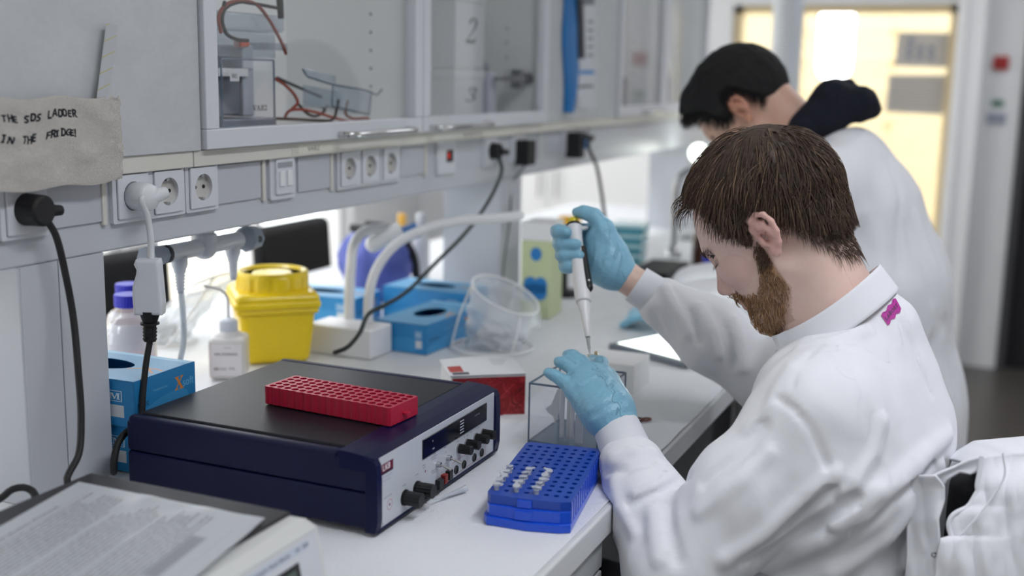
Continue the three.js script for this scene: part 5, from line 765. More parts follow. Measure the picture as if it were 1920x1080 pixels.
  for (const [w0, e0, r0, r1, nm] of [[WL, EL, 0.0325, 0.0365, 'cuff'], [WR, ER, 0.0305, 0.0345, 'cuff']]) {
    const ax = e0.clone().sub(w0).normalize(), s = w0.clone().addScaledVector(ax, nm && w0 === WR ? 0.03 : -0.003), e = s.clone().addScaledVector(ax, 0.068), pr = []; const L = 0.068; for (let i = 0; i <= 16; i++) { const k = i / 16; pr.push([r0 + (r1 - r0) * k, -L / 2 + L * k]); } pr.unshift([r0 - 0.003, -L / 2 + 0.012], [r0 - 0.002, -L / 2]);
    partW(nm, [between(lathe(pr, 48), s, e)], knitMat, lab, t);
  }
  // pink name strip on the shoulder
  const strip = [[1659, 590], [1663, 577], [1686, 550], [1694, 565], [1692, 573], [1668, 604]], coatHit = (a, b) => march(coat, a, b, 1.1, 1.9);
  const q4 = [[1652, 592], [1664, 610], [1690, 581], [1678, 558]].map(([a, b]) => coatHit(a, b));
  if (!q4.every(Boolean)) console.log('name strip misses the coat');
  if (q4.every(Boolean)) {
    const [a0, a1, a2, a3] = q4, nrm = a2.clone().sub(a1).cross(a0.clone().sub(a1)).normalize(); if (nrm.dot(CAM.clone().sub(a0)) < 0) nrm.negate();
    partW('name_strip', [sheet((u, v) => { const p = a1.clone().lerp(a2, u).lerp(a0.clone().lerp(a3, u), v), w = 0.0012 * Math.sin(u * 17) * (v > 0.5 ? 1 : -1) * (v < 0.05 || v > 0.95 ? 1 : 0); p.addScaledVector(a0.clone().sub(a1).normalize(), w); for (let i = 0; i < 6; i++) p.addScaledVector(nrm, -coat(p.x, p.y, p.z) + 0.0012); return p; }, 16, 8, 0)], printed(256, 128, (c, w, h) => { fill(c, '#b01a92', w, h); for (let i = 0; i < 60; i++) { c.fillStyle = `rgba(${rnd() < 0.5 ? '225,60,190' : '110,8,90'},0.25)`; c.fillRect(rnd() * w, rnd() * h, 30, 14); } c.fillStyle = '#2a0f38'; c.font = 'bold 58px sans-serif'; c.fillText('LABORT', 12, 86); }, 0.6, { side: THREE.DoubleSide }), lab, t).userData.label = 'magenta strip with dark handwriting';
  }
  // ---- gloves
  const chain = (pts, k = 0.006) => { const l = []; for (let i = 0; i < pts.length - 1; i++) l.push(cap(at(...pts[i].slice(0, 3)), at(...pts[i + 1].slice(0, 3)), pts[i][3], pts[i + 1][3])); return union(l, k); };
  const fine = (p) => 0.0005 * noise3(p[0] * 120, p[1] * 60, p[2] * 120);
  {
    const palm = union([chain([[1160, 806, 1.6, 0.031], [1140, 765, 1.615, 0.029]]), chain([[1140, 765, 1.615, 0.027], [1128, 706, 1.652, 0.0155]]), chain([[1138, 765, 1.612, 0.026], [1107, 700, 1.645, 0.0145]]), chain([[1132, 768, 1.608, 0.025], [1090, 713, 1.635, 0.0135]]), chain([[1128, 775, 1.606, 0.024], [1076, 735, 1.625, 0.0125]]), chain([[1150, 770, 1.63, 0.026], [1140, 720, 1.66, 0.018]])], 0.02);
    const fs = [chain([[1128, 704, 1.652, 0.0125], [1126, 682, 1.68, 0.0105], [1112, 676, 1.705, 0.0088]], 0.006), chain([[1107, 698, 1.645, 0.0115], [1090, 679, 1.66, 0.0098], [1074, 668, 1.668, 0.0088], [1064, 666, 1.674, 0.008]]), chain([[1090, 711, 1.635, 0.011], [1073, 691, 1.65, 0.0092], [1058, 681, 1.658, 0.0084], [1048, 678, 1.663, 0.0077]]), chain([[1076, 733, 1.625, 0.0105], [1056, 715, 1.636, 0.0088], [1040, 704, 1.642, 0.0079], [1028, 699, 1.646, 0.0072]]), chain([[1140, 722, 1.665, 0.016], [1126, 694, 1.71, 0.0115], [1114, 680, 1.728, 0.0095]])];
    const wr = list2([[1108, 792], [1140, 775], [1176, 764]], [[1112, 780], [1140, 762], [1172, 748]], [[1105, 770], [1130, 752], [1160, 735]], [[1080, 735], [1105, 715], [1130, 705]], [[1085, 722], [1110, 706], [1138, 700]], [[1120, 745], [1140, 725], [1150, 710]]);
    const g0 = (x, y, z) => { let d = palm(x, y, z); for (const f of fs) d = smin(d, f(x, y, z), 0.007); return d; }, wrinkle = folds(g0, wr, 1.3, 1.9);
    const glove = (x, y, z) => { const d = g0(x, y, z); return d > 0.03 ? d - 0.004 : d - wrinkle(x, y, z) - fine([x, y, z]); };
    const c = at(1110, 735, 1.64); const g = partW('glove', [boxUV(sdfMesh(glove, c.clone().subScalar(0.125), c.clone().addScalar(0.125), 0.0021), 8)], gloveMat, t); g.userData.label = 'light blue nitrile glove holding a small tube';
  }
  {
    const palm = union([chain([[1162, 511, 1.845, 0.0275], [1140, 495, 1.842, 0.029]]), chain([[1142, 497, 1.842, 0.028], [1122, 450, 1.842, 0.02]]), chain([[1140, 503, 1.842, 0.026], [1118, 502, 1.85, 0.02]]), chain([[1130, 480, 1.85, 0.026], [1112, 470, 1.862, 0.02]]), chain([[1146, 470, 1.838, 0.02], [1134, 432, 1.83, 0.0145]])], 0.022);
    const ys = [434, 457, 478, 499], lx = [1043, 1047, 1052, 1059], tx = [1062, 1080, 1085, 1082];
    const fs = ys.map((y, i) => chain([[1112, y - 3, 1.868, 0.012], [1072, y - 2, 1.866, 0.0105], [lx[i] + 2, y, 1.842, 0.0098], [lx[i] + 6, y + 0.5, 1.815, 0.0096], [tx[i], y + 1.5, 1.803, 0.0088]], 0.008));
    fs.push(chain([[1142, 462, 1.838, 0.018], [1133, 428, 1.832, 0.0135], [1114, 405, 1.834, 0.0108], [1096, 398, 1.842, 0.0092], [1082, 398, 1.85, 0.0082]], 0.01));
    const wr = list2([[1140, 537], [1156, 515], [1166, 478]], [[1130, 530], [1148, 508], [1160, 474]], [[1122, 420], [1128, 436], [1140, 448]], [[1118, 520], [1128, 490], [1135, 460]], [[1108, 522], [1114, 490], [1120, 460]]);
    const g0 = (x, y, z) => { let d = palm(x, y, z); for (const f of fs) d = smin(d, f(x, y, z), 0.005); return d; }, wrinkle = folds(g0, wr, 1.5, 2.1);
    const glove = (x, y, z) => { const d = g0(x, y, z); return d > 0.03 ? d - 0.004 : d - wrinkle(x, y, z) - fine([x, y, z]); };
    const c = at(1105, 465, 1.84); const g = partW('glove', [boxUV(sdfMesh(glove, c.clone().subScalar(0.12), c.clone().addScalar(0.12), 0.0021), 8)], gloveMat, t); g.userData.label = 'light blue nitrile glove gripping the pipette';
  }
  function list2(...ls) { return ls.map((l, i) => [0.0035, i % 2 ? -0.0012 : 0.0013, ...l]); }
  // ---- trousers and shoes under the bench
  const leg = (z, kx) => union([cap(V(-0.16, 0.63, z), V(kx, 0.62, z), 0.095, 0.07), cap(V(kx, 0.62, z), V(kx - 0.01, 0.16, z), 0.07, 0.05)], 0.04), lA = leg(-1.46, -0.6), lB = leg(-1.66, -0.6);
  partW('trousers', [boxUV(sdfMesh((x, y, z) => smin(lA(x, y, z), lB(x, y, z), 0.03), V(-0.75, 0.07, -1.8), V(-0.02, 0.76, -1.32), 0.011))], std('#17171c', 0.9), t);
  for (const z of [-1.46, -1.66]) partW('shoe', [boxUV(sdfMesh(union([cap(V(-0.59, 0.1, z), V(-0.72, 0.06, z), 0.04, 0.032), cap(V(-0.6, 0.06, z), V(-0.68, 0.05, z), 0.038, 0.034)], 0.02), V(-0.78, 0, z - 0.07), V(-0.52, 0.17, z + 0.07), 0.007))], M.rubber, t);

  // ---- pipette held in the right hand
  const a = at(1074, 410, 1.85), b = at(1107, 668, 1.715), Lp = a.distanceTo(b), pt = thing('pipette', 'white pipette with yellow plunger held upright in the gloved hand', 'pipette', b), k = Lp / 263;
  const seg = (name, pr, mat, n = 24) => partW(name, [between(lathe(pr.map(([r, y]) => [r * 0.00083, (131.5 - y) * k]).reverse(), n), b, a)], mat, pt);
  seg('plunger_button', [[0, 0], [8, 0.5], [9, 3], [9, 9], [6, 11], [6, 16], [0, 16]], std('#e3cf2a', 0.35)); seg('plunger_ring', [[0, 12], [14, 12.5], [15, 15], [14, 18], [0, 18]], M.black);
  seg('handle', [[0, 17], [14, 17], [16, 19], [16, 24], [14, 30], [13, 60], [13.5, 110], [14.5, 138], [15, 150], [14, 162], [13, 166], [0, 166]], M.whitePl); seg('shaft', [[12, 165], [11.5, 172], [8.5, 185], [7.5, 195], [6, 212], [5, 229], [0, 229]], M.whitePl); seg('tip_cone', [[3.6, 228], [3.2, 236], [2.4, 252], [0, 252]], std('#2c3a40', 0.3));
  seg('disposable_tip', [[4.2, 231], [3.4, 248], [1.8, 258], [1.2, 263], [0.6, 263], [1.4, 255], [2.9, 246]], phys('#eef2f4', 0.2, { transmission: 0.6, thickness: 0 }));
  const pd = a.clone().sub(b).normalize(), sd = AX[0].clone().addScaledVector(pd, -AX[0].dot(pd)).normalize(), pAt = (y, sx, fx) => a.clone().addScaledVector(pd, -(y / 263) * Lp).addScaledVector(sd, sx * 0.00083).addScaledVector(AX[2], fx);
  partW('finger_hook', cable([pAt(22, -4, 0.002), pAt(19, -22, 0.002), pAt(21, -32, 0.001)], 0.0042, 16), M.whitePl, pt); partW('thumb_rest', [rod(pAt(22, 4, 0.002), pAt(20, 26, 0.002), 0.005, 0.003)], M.whitePl, pt);
  partW('ejector', [rod(pAt(60, 11, 0.004), pAt(138, 12, 0.004), 0.006, 0.0075, 14), new THREE.SphereGeometry(0.0075, 14, 10).translate(...pAt(138, 12, 0.004).toArray())], M.black, pt); partW('ejector_screw', [new THREE.SphereGeometry(0.0026, 10, 8).translate(...pAt(124, 14, 0.011).toArray())], M.chrome, pt);
  const tb = at(1106, 678, 1.712), tt = thing('microtube', 'tiny open clear tube held in gloved fingers under the pipette tip', 'tube', tb);
  partW('tube_body', [lathe([[0.0004, -0.016], [0.002, -0.012], [0.0032, 0.004], [0.0034, 0.008], [0.0044, 0.009], [0.0044, 0.0105], [0.003, 0.0105], [0.0024, 0], [0.0002, -0.015]], 16).translate(tb.x, tb.y, tb.z)], phys('#f0eee8', 0.2, { transmission: 0.6, thickness: 0 }), tt);
  partW('tube_cap', [lathe([[0, 0.0], [0.0042, 0], [0.0046, 0.001], [0.0046, 0.0026], [0, 0.003]], 16).rotateZ(-1.2).translate(tb.x + 0.0085, tb.y + 0.012, tb.z)], phys('#d8c39a', 0.3, { transmission: 0.4, thickness: 0 }), tt);
}
// ------------------------------------------------------------ standing person behind
{
  const O = V(-0.528, 1.402, -2.42), pitch = 0.86, yaw = 0.12;
  const F = V(-Math.cos(pitch) * Math.cos(yaw), -Math.sin(pitch), -Math.cos(pitch) * Math.sin(yaw)).normalize(), Rt = V(Math.sin(yaw), 0, -Math.cos(yaw)), U = Rt.clone().cross(F).normalize(), Mx = frame(O, F, U), inv = Mx.clone().invert(), down = V(0, -1, 0).transformDirection(inv), toW = (g) => g.applyMatrix4(Mx);
  const t = thing('person', 'standing person with black hair and navy hood, bent over the bench in lab coat', 'person', V(-0.2, 0, -2.45));
  const nb = V(-0.37, 1.29, -2.43).applyMatrix4(inv), neck = cap(V(-0.04, -0.04, 0), nb, 0.054, 0.064), hn = (x, y, z) => smin(HEAD.full(x, y, z), neck(x, y, z), 0.022);
  const gh = sdfMesh(hn, V(-0.26, -0.24, -0.12), V(0.135, 0.135, 0.12), 0.0036); colorize(gh, (x, y, z) => { const n = 0.5 + 0.5 * noise3(x * 40, y * 40, z * 40), e = Math.hypot((x + 0.012) / 0.02, (y + 0.014) / 0.033), k = Math.abs(z) > 0.073 && e < 1.3 ? 0.12 : 0; return [0.58 + 0.03 * n, 0.37 - k * 0.7 - 0.02 * n, 0.28 - k * 0.7 - 0.02 * n]; }); toW(gh);
  const SL = V(-0.33, 1.255, -2.265), EL = V(-0.46, 1.02, -2.26), WL = V(-0.64, 0.985, -2.34), SR = V(-0.33, 1.255, -2.62), ER = V(-0.46, 1.03, -2.68), WR = V(-0.66, 0.99, -2.56), HL = V(-0.2, 0.5, -2.36), HR = V(-0.2, 0.5, -2.54);
  const inner = union([cap(V(-0.2, 0.9, -2.45), V(-0.32, 1.24, -2.44), 0.1, 0.085), cap(SL, SR, 0.045), cap(SL, EL, 0.042, 0.035), cap(EL, WL, 0.035, 0.027), cap(SR, ER, 0.042, 0.035), cap(ER, WR, 0.035, 0.027)], 0.03), gi = sdfMesh(inner, V(-0.75, 0.75, -2.78), V(-0.02, 1.36, -2.14), 0.012); colorize(gi, () => [0.55, 0.36, 0.28]);
  partW('body', [gh, gi].map((g) => boxUV(g)), skinMat, t).userData.label = 'skin of face, ear and neck';
  const lineU = [[-0.12, -0.07], [-0.08, -0.075], [-0.055, -0.05], [-0.04, -0.01], [-0.025, 0.014], [0.0, 0.02], [0.012, -0.02], [0.03, -0.014], [0.045, 0.02], [0.07, 0.045], [0.1, 0.06]], hairM = (x, y) => y - lerpTab(lineU, x);
  const vol = (x, y, z) => { const d = HEAD.skull(x, y, z); if (d > 0.09) return d - 0.04; const m = hairM(x, y), th = -0.006 + (0.022 + 0.014 * sstep(0.02, 0.09, x) * sstep(0.03, 0.07, y)) * sstep(-0.006, 0.03, m); return d - th - 0.002 * noise3(x * 30, y * 30, z * 60) * sstep(0, 0.03, m); };
  const hairMat = std('#ffffff', 0.9, { vertexColors: true });
  const gc = sdfMesh(vol, V(-0.15, -0.13, -0.13), V(0.16, 0.17, 0.13), 0.004); colorize(gc, () => [0.008, 0.0075, 0.008]);
  const hair = partW('hair', [toW(gc)], hairMat, t); hair.userData.label = 'thick short black hair';
  const blk = () => { const s = 0.5 + rnd(); return [0.011 * s, 0.01 * s, 0.011 * s]; };
  partW('strands', [toW(growHair(HEAD.skull, 2600, { where: (p) => { const m = hairM(p.x, p.y); return m < 0 ? 0 : Math.min(0.055, 0.012 + 0.7 * m); }, flow: (p) => { const d = p.clone().sub(V(-0.055, 0.108, 0)); if (p.x > -0.02 && p.y > 0.05) d.add(V(0.1, 0, 0)); return d.normalize(); }, down, grav: 0.06, mess: 0.3, lift: (p) => 0.014 + 0.02 * sstep(0.02, 0.08, p.x), cling: 0.4, width: 0.0012, colour: blk, seg: 6 }))], hairMat, hair, t);
  // coat
  const zc = -2.445, S = 0.6, tor = (a, b, ra, rb) => { const g = cap(V(a[0], a[1], 0), V(b[0], b[1], 0), ra, rb); return (x, y, z) => g(x, y, (z - zc) * S); };
  const torso = union([tor([-0.17, 0.42], [-0.2, 0.8], 0.165, 0.14), tor([-0.2, 0.8], [-0.245, 1.05], 0.14, 0.135), tor([-0.245, 1.05], [-0.3, 1.2], 0.135, 0.12), tor([-0.3, 1.2], [-0.325, 1.27], 0.12, 0.09)], 0.05);
  const arms = union([cap(SL, EL, 0.078, 0.066), cap(EL, WL, 0.064, 0.045), cap(SR, ER, 0.078, 0.066), cap(ER, WR, 0.064, 0.045), cap(SL, V(-0.31, 1.31, -2.4), 0.07, 0.05), cap(SR, V(-0.31, 1.31, -2.48), 0.07, 0.05)], 0.035);
  const shape0 = (x, y, z) => smin(torso(x, y, z), arms(x, y, z), 0.03);
  const fold = folds(shape0, [[0.012, -0.006, [1640, 235], [1668, 300], [1690, 400], [1690, 500]], [0.012, 0.006, [1655, 235], [1685, 300], [1708, 400]], [0.016, 0.008, [1620, 400], [1650, 460], [1660, 540]], [0.012, -0.005, [1700, 420], [1730, 500], [1748, 560]], [0.014, 0.006, [1720, 400], [1752, 500], [1768, 580]], [0.02, 0.006, [1765, 640], [1785, 740], [1800, 840]], [0.014, -0.005, [1750, 640], [1768, 740], [1780, 830]]], 1.8, 3);
  const coat = (x, y, z) => { const d = shape0(x, y, z); if (Math.abs(d) > 0.05) return d; return Math.max(d - fold(x, y, z) - 0.003 * noise3(x * 8, y * 6, z * 8), 0.43 - y, -Math.max(x - XF, y - WT, 0.88 - y) + 0.0015); };
  const lab = partW('lab_coat', [boxUV(sdfMesh(coat, V(-0.72, 0.4, -2.79), V(0.03, 1.4, -2.12), 0.0065), 12)], coatMat, t); lab.userData.label = 'white lab coat';
  for (const [w, e] of [[WL, EL], [WR, ER]]) { const ax = e.clone().sub(w).normalize(); partW('cuff', [rod(w.clone().addScaledVector(ax, -0.02), w.clone().addScaledVector(ax, 0.03), 0.033, 0.037, 24)], knitMat, lab, t); }
  const hood = union([cap(at(1508, 236, 2.31), at(1560, 185, 2.31), 0.03, 0.034), cap(at(1560, 185, 2.31), at(1588, 165, 2.33), 0.034, 0.019), cap(at(1540, 228, 2.31), at(1615, 196, 2.31), 0.03, 0.03), cap(at(1610, 190, 2.31), at(1636, 204, 2.33), 0.026, 0.018), cap(at(1560, 185, 2.31), at(1570, 190, 2.5), 0.034, 0.034), cap(at(1612, 196, 2.31), at(1615, 200, 2.48), 0.03, 0.03), cap(at(1515, 236, 2.48), at(1580, 200, 2.5), 0.034, 0.034), cap(at(1500, 246, 2.33), at(1470, 300, 2.4), 0.026, 0.024)], 0.016);
  const c = at(1570, 200, 2.4); partW('hood', [boxUV(sdfMesh((x, y, z) => hood(x, y, z) - 0.003 * noise3(x * 25, y * 25, z * 25), c.clone().subScalar(0.24), c.clone().addScalar(0.24), 0.006), 8)], std('#0d1120', 0.95, { bumpMap: rep(weave, 1, 1), bumpScale: 0.0004 }), t).userData.label = 'navy hood of a sweatshirt';
  const gl = (w, e, s) => { const d = w.clone().sub(e).normalize(), q = (f, l, u) => w.clone().addScaledVector(d, f).add(V(0, u, l)); const L = [cap(q(0, 0, 0), q(0.07, 0, -0.01), 0.028, 0.026)]; [-0.027, -0.009, 0.009, 0.027].forEach((l, i) => { L.push(cap(q(0.07, l, -0.01), q(0.1 + (i === 1 || i === 2 ? 0.01 : 0), l * 1.1, -0.018), 0.0105, 0.0095), cap(q(0.1 + (i === 1 || i === 2 ? 0.01 : 0), l * 1.1, -0.018), q(0.13, l * 1.1, -0.034), 0.0095, 0.008)); }); L.push(cap(q(0.03, s * 0.02, 0), q(0.07, s * 0.05, -0.012), 0.014, 0.011), cap(q(0.07, s * 0.05, -0.012), q(0.1, s * 0.05, -0.025), 0.011, 0.009)); const c2 = q(0.06, 0, 0); partW('glove', [boxUV(sdfMesh(union(L, 0.008), c2.clone().subScalar(0.13), c2.clone().addScalar(0.13), 0.004), 8)], gloveMat, t); };
  gl(WL, EL, -1); gl(WR, ER, 1);
  const leg = (z) => union([cap(V(-0.18, 0.85, z), V(-0.2, 0.48, z), 0.095, 0.07), cap(V(-0.2, 0.48, z), V(-0.16, 0.1, z), 0.07, 0.055)], 0.03), lA = leg(-2.35), lB = leg(-2.54);
  partW('trousers', [boxUV(sdfMesh((x, y, z) => smin(lA(x, y, z), lB(x, y, z), 0.02), V(-0.33, 0.02, -2.68), V(-0.04, 0.98, -2.2), 0.013))], std('#20232c', 0.9), t);
  for (const z of [-2.35, -2.54]) partW('shoe', [boxUV(sdfMesh(union([cap(V(-0.14, 0.07, z), V(-0.28, 0.045, z), 0.05, 0.036), cap(V(-0.16, 0.045, z), V(-0.24, 0.04, z), 0.044, 0.038)], 0.02), V(-0.36, 0, z - 0.08), V(-0.05, 0.15, z + 0.08), 0.009))], M.rubber, t);
}
// ------------------------------------------------------------ chairs
function labChair(label, x, z, turn, seatY, backH, hw = 0.19) {
  const t = thing('laboratory_chair', label, 'chair', [x, 0, z], turn);                 // faces local -x
  const fab = std('#141417', 0.85);
  part('seat', [bx(-0.2, 0.2, seatY - 0.06, seatY, -0.2, 0.2, 0.03, 4)], fab, t); part('back', [(() => { const g = bx(0.2, 0.255, seatY + 0.12, seatY + backH, -hw, hw, 0.027, 4), p = g.attributes.position; for (let i = 0; i < p.count; i++) p.setX(i, p.getX(i) - 1.1 * p.getZ(i) ** 2 + 0.06 * (p.getY(i) - seatY)); g.computeVertexNormals(); return g; })()], fab, t);
  part('back_bracket', cable([V(0.05, seatY - 0.05, 0), V(0.2, seatY - 0.04, 0), V(0.26, seatY + 0.05, 0), V(0.262, seatY + 0.25, 0)], 0.014, 24), M.darkgrey, t);
  part('column', [rod(V(0, 0.1, 0), V(0, seatY - 0.05, 0), 0.024)], M.chrome, t); part('foot_ring', [new THREE.TorusGeometry(0.2, 0.01, 8, 40).rotateX(Math.PI / 2).translate(0, 0.27, 0), rod(V(-0.2, 0.27, 0), V(0.2, 0.27, 0), 0.008), rod(V(0, 0.27, -0.2), V(0, 0.27, 0.2), 0.008)], M.chrome, t);
  for (let i = 0; i < 5; i++) { const a = i * 1.2566 + 0.3, l = part('base_leg', [rod(V(0, 0.11, 0), V(Math.cos(a) * 0.26, 0.075, Math.sin(a) * 0.26), 0.02, 0.013)], M.black, t); part('castor', [new THREE.CylinderGeometry(0.026, 0.026, 0.03, 18).rotateX(Math.PI / 2).rotateY(-a).translate(Math.cos(a) * 0.26, 0.027, Math.sin(a) * 0.26), rod(V(Math.cos(a) * 0.26, 0.04, Math.sin(a) * 0.26), V(Math.cos(a) * 0.26, 0.075, Math.sin(a) * 0.26), 0.008)], M.rubber, l); }
  return t;
}
const SEATB = at(1912, 980, 1.43);
labChair('black laboratory chair under the seated person with a lab coat over its back', SEATB.x - 0.046, SEATB.z - 0.225, -1.37, 0.53, 0.47, 0.088);
labChair('black chair standing behind the yellow sharps container', -1.82, -3.0, Math.PI, 0.5, 0.5);
labChair('black chair standing behind the blue capped bottles', -1.84, -2.2, Math.PI - 0.1, 0.5, 0.5);
{ // lab coat hung over the back of that chair
  const coat = thing('hung_lab_coat', 'empty white lab coat hung open over the black chair back', 'lab coat', at(1880, 1080, 1.38)), m = coatMat;
  const edge = [[840, 1842], [884, 1836], [909, 1831], [921, 1832], [950, 1815], [962, 1789], [972, 1780], [986, 1777], [1008, 1783], [1012, 1764], [1060, 1756], [1150, 1746]];
  const fold = (a, b) => 0.006 * noise3(a * 0.02, b * 0.006, 2) + 0.0016 * noise3(a * 0.045, b * 0.015, 5);
  partW('front_panel', [sheet((u, v) => { const yt = 856 - 18 * u, py = yt + (1170 - yt) * v, xl = lerpTab(edge, py), px = xl + (2030 - xl) * u ** 1.15; return at(px, py, 1.365 - 0.035 * Math.sin(Math.min(1, u * 1.6) * 1.57) * sstep(0, 0.25, v) + 0.02 * u + fold(px, py)); }, 60, 70, 0.003)], m, coat);
  partW('shoulder', [sheet((u, v) => { const yt = 856 - 18 * u, px = 1842 + 188 * u ** 1.15; const p = at(px, yt, 1.365 + 0.02 * u + fold(px, yt)); p.addScaledVector(V(AX[2].x, 0, AX[2].z).normalize(), -0.11 * v); p.y += 0.004 * Math.sin(v * Math.PI) - 0.02 * v - 0.02 * Math.max(0, 1 - u * 3); return p; }, 40, 14, 0.003)], m, coat);
  const L0 = [[885, 1752], [911, 1772], [940, 1772], [974, 1761], [1012, 1764], [1040, 1765], [1100, 1752], [1170, 1745]];
  partW('left_flap', [sheet((u, v) => { const py = 890 + 280 * v, xr = lerpTab(L0, py), px = 1700 + (xr - 1700) * u; return at(px, py, 1.4 - 0.03 * u + 0.6 * fold(px, py)); }, 24, 50, 0.003)], m, coat);
  const top = [[1735, 898], [1760, 884], [1790, 872], [1815, 860], [1845, 853]], low = [[1768, 915], [1778, 900], [1800, 887], [1820, 891], [1838, 884]], pick = (l, u) => { const i = Math.min(3, Math.floor(u * 4)), f = u * 4 - i; return [l[i][0] + (l[i + 1][0] - l[i][0]) * f, l[i][1] + (l[i + 1][1] - l[i][1]) * f]; };
  partW('collar', [sheet((u, v) => { const a = pick(top, u), b = pick(low, u); return at(a[0] + (b[0] - a[0]) * v, a[1] + (b[1] - a[1]) * v, 1.392 - 0.02 * u + 0.004 * Math.sin(v * 3)); }, 32, 8, 0.003)], m, coat);
  const rim = []; for (let y = 856; y <= 1008; y += 8) rim.push(at(lerpTab(edge, y) + 1, y, 1.362)); partW('neck_binding', [tubeG(rim, 0.0028, 60, 8)], m, coat);
  const seam = [[1880, 850], [1884, 890], [1872, 915], [1840, 960], [1800, 1005]].map(([a, b]) => at(a, b, 1.333)); partW('collar_seam', [tubeG(seam, 0.0012, 40, 6)], m, coat);
  partW('back_panel', [sheet((u, v) => at(1745 + 285 * u, 862 - 20 * u + 300 * v, 1.5 + 0.01 * Math.sin(u * 9)), 24, 24, 0.003)], m, coat);
  const face = new THREE.Matrix4().makeBasis(...AX); for (const [a, b, d] of [[1779, 1034, 1.356], [1751, 1040, 1.368]]) partW('snap_button', [new THREE.TorusGeometry(0.0026, 0.0009, 8, 18).applyMatrix4(face).translate(...at(a, b, d).toArray())], M.steel, coat);
}
// ------------------------------------------------------------ cabinet contents
const CF = CB + 0.0165;
{ // gel tank with lid in the first glass cabinet
  const A = onX(417, 225, -1.13), B = onX(515, 225, -1.13), zc = (A.z + B.z) / 2, w = (A.z - B.z) / 2, h = 0.112;
  const t = thing('gel_tank', 'clear upright gel tank with lettering inside the glass cabinet', 'gel tank', [-1.185, CF, zc]);
  const q = (x0, x1, z0, z1, y0, y1) => quad(V(x0, y0, z0), V(x1, y0, z1), V(x1, y1, z1), V(x0, y1, z0));
  part('walls', [q(0.055, 0.055, w, -w, 0.012, h), q(-0.055, 0.055, w, w, 0.012, h), q(-0.055, -0.055, w, -w, 0.012, h), q(-0.055, 0.055, -w, -w, 0.012, h)], M.acrylic, t);
  part('base', [bx(-0.058, 0.058, 0.004, 0.02, -w - 0.002, w + 0.002, 0.003)], phys('#8894a4', 0.2, { transmission: 0.4, thickness: 0 }), t);
  const e = []; for (const x of [-0.055, 0.055]) for (const z of [-w, w]) e.push(rod(V(x, 0.012, z), V(x, h, z), 0.0016)); for (const x of [-0.055, 0.055]) e.push(rod(V(x, h, -w), V(x, h, w), 0.0016)); part('edges', e, M.acrylicEdge, t);
  part('core', [bx(-0.03, 0.03, 0.025, 0.098, -w * 0.15, w * 0.78, 0.002)], std('#6f7780', 0.4), t); part('clamp_plate', [bx(-0.02, 0.035, 0.022, 0.135, -w * 0.62, -w * 0.2, 0.003)], std('#b9bec6', 0.35), t); part('spacer', [bx(0.036, 0.04, 0.085, 0.098, -w * 0.3, w * 0.8, 0.001)], M.white, t);
  part('front_print', [q(0.0556, 0.0556, w * 0.96, -w * 0.96, 0.004, 0.06)], std('#ffffff', 0.4, { transparent: true, map: canvasTex(512, 256, (c, W, H) => { c.clearRect(0, 0, W, H); c.fillStyle = '#23232a'; c.font = 'bold 56px serif'; c.fillText('VAR2', 290, 130); c.font = '42px sans-serif'; c.fillText('Mini-Cell', 150, 232); }) }), t);
  part('upper_label', [q(0.0556, 0.0556, w * 0.7, w * 0.35, 0.078, 0.094)], printed(128, 64, (c, W, H) => { fill(c, '#d8dade', W, H); c.fillStyle = '#33343a'; c.font = 'bold 34px serif'; c.fillText('MR2', 22, 44); }), t);
  for (const z of [-w * 0.7, w * 0.5]) part('foot', [new THREE.CylinderGeometry(0.007, 0.007, 0.006, 14).translate(0.04, 0.003, z), new THREE.CylinderGeometry(0.007, 0.007, 0.006, 14).translate(-0.04, 0.003, z)], M.black, t);
  const lid = thing('tank_lid', 'clear tank lid with coiled red and black leads resting on the upright tank', 'lid', [-1.19, CF + h + 0.025, zc]);
  part('cover', [bx(-0.055, 0.05, 0.02, 0.048, -w - 0.05, w + 0.005, 0.006)], phys('#dfe5ea', 0.12, { transmission: 0.8, thickness: 0 }), lid); part('skirt', [bx(-0.05, 0.045, -0.022, 0.0195, -w - 0.03, w * 0.9, 0.004)], phys('#dfe5ea', 0.15, { transmission: 0.85, thickness: 0 }), lid);
  part('flange', [bx(-0.04, 0.03, -0.008, 0.004, -w - 0.085, -w - 0.031, 0.002)], phys('#cfd6dc', 0.15, { transmission: 0.7, thickness: 0 }), lid);
  const X = -1.125, pt = (a, b, x = X) => onX(a, b, x);
  partW('red_lead', cable([pt(414, 60), pt(410, 30), pt(425, 8), pt(455, 2), pt(480, 8), pt(500, 30), pt(515, 55), pt(528, 80), pt(536, 100)], 0.0028, 60), std('#7e3324', 0.5), lid); partW('black_lead', cable([pt(416, 55), pt(420, 20), pt(448, 4), pt(470, 6), pt(520, 15)], 0.0028, 50), M.rubber, lid);
  partW('black_lead', cable([pt(421, 5), pt(416, 35), pt(424, 62), pt(444, 74), pt(464, 76)], 0.003, 40), M.rubber, lid); partW('lead_plug', [rod(pt(445, 82, -1.15), pt(462, 82, -1.15), 0.007, 0.006)], std('#b8482c', 0.5), lid); partW('lead_plug', [rod(pt(524, -8), pt(527, 35), 0.006, 0.005)], M.rubber, lid);
}
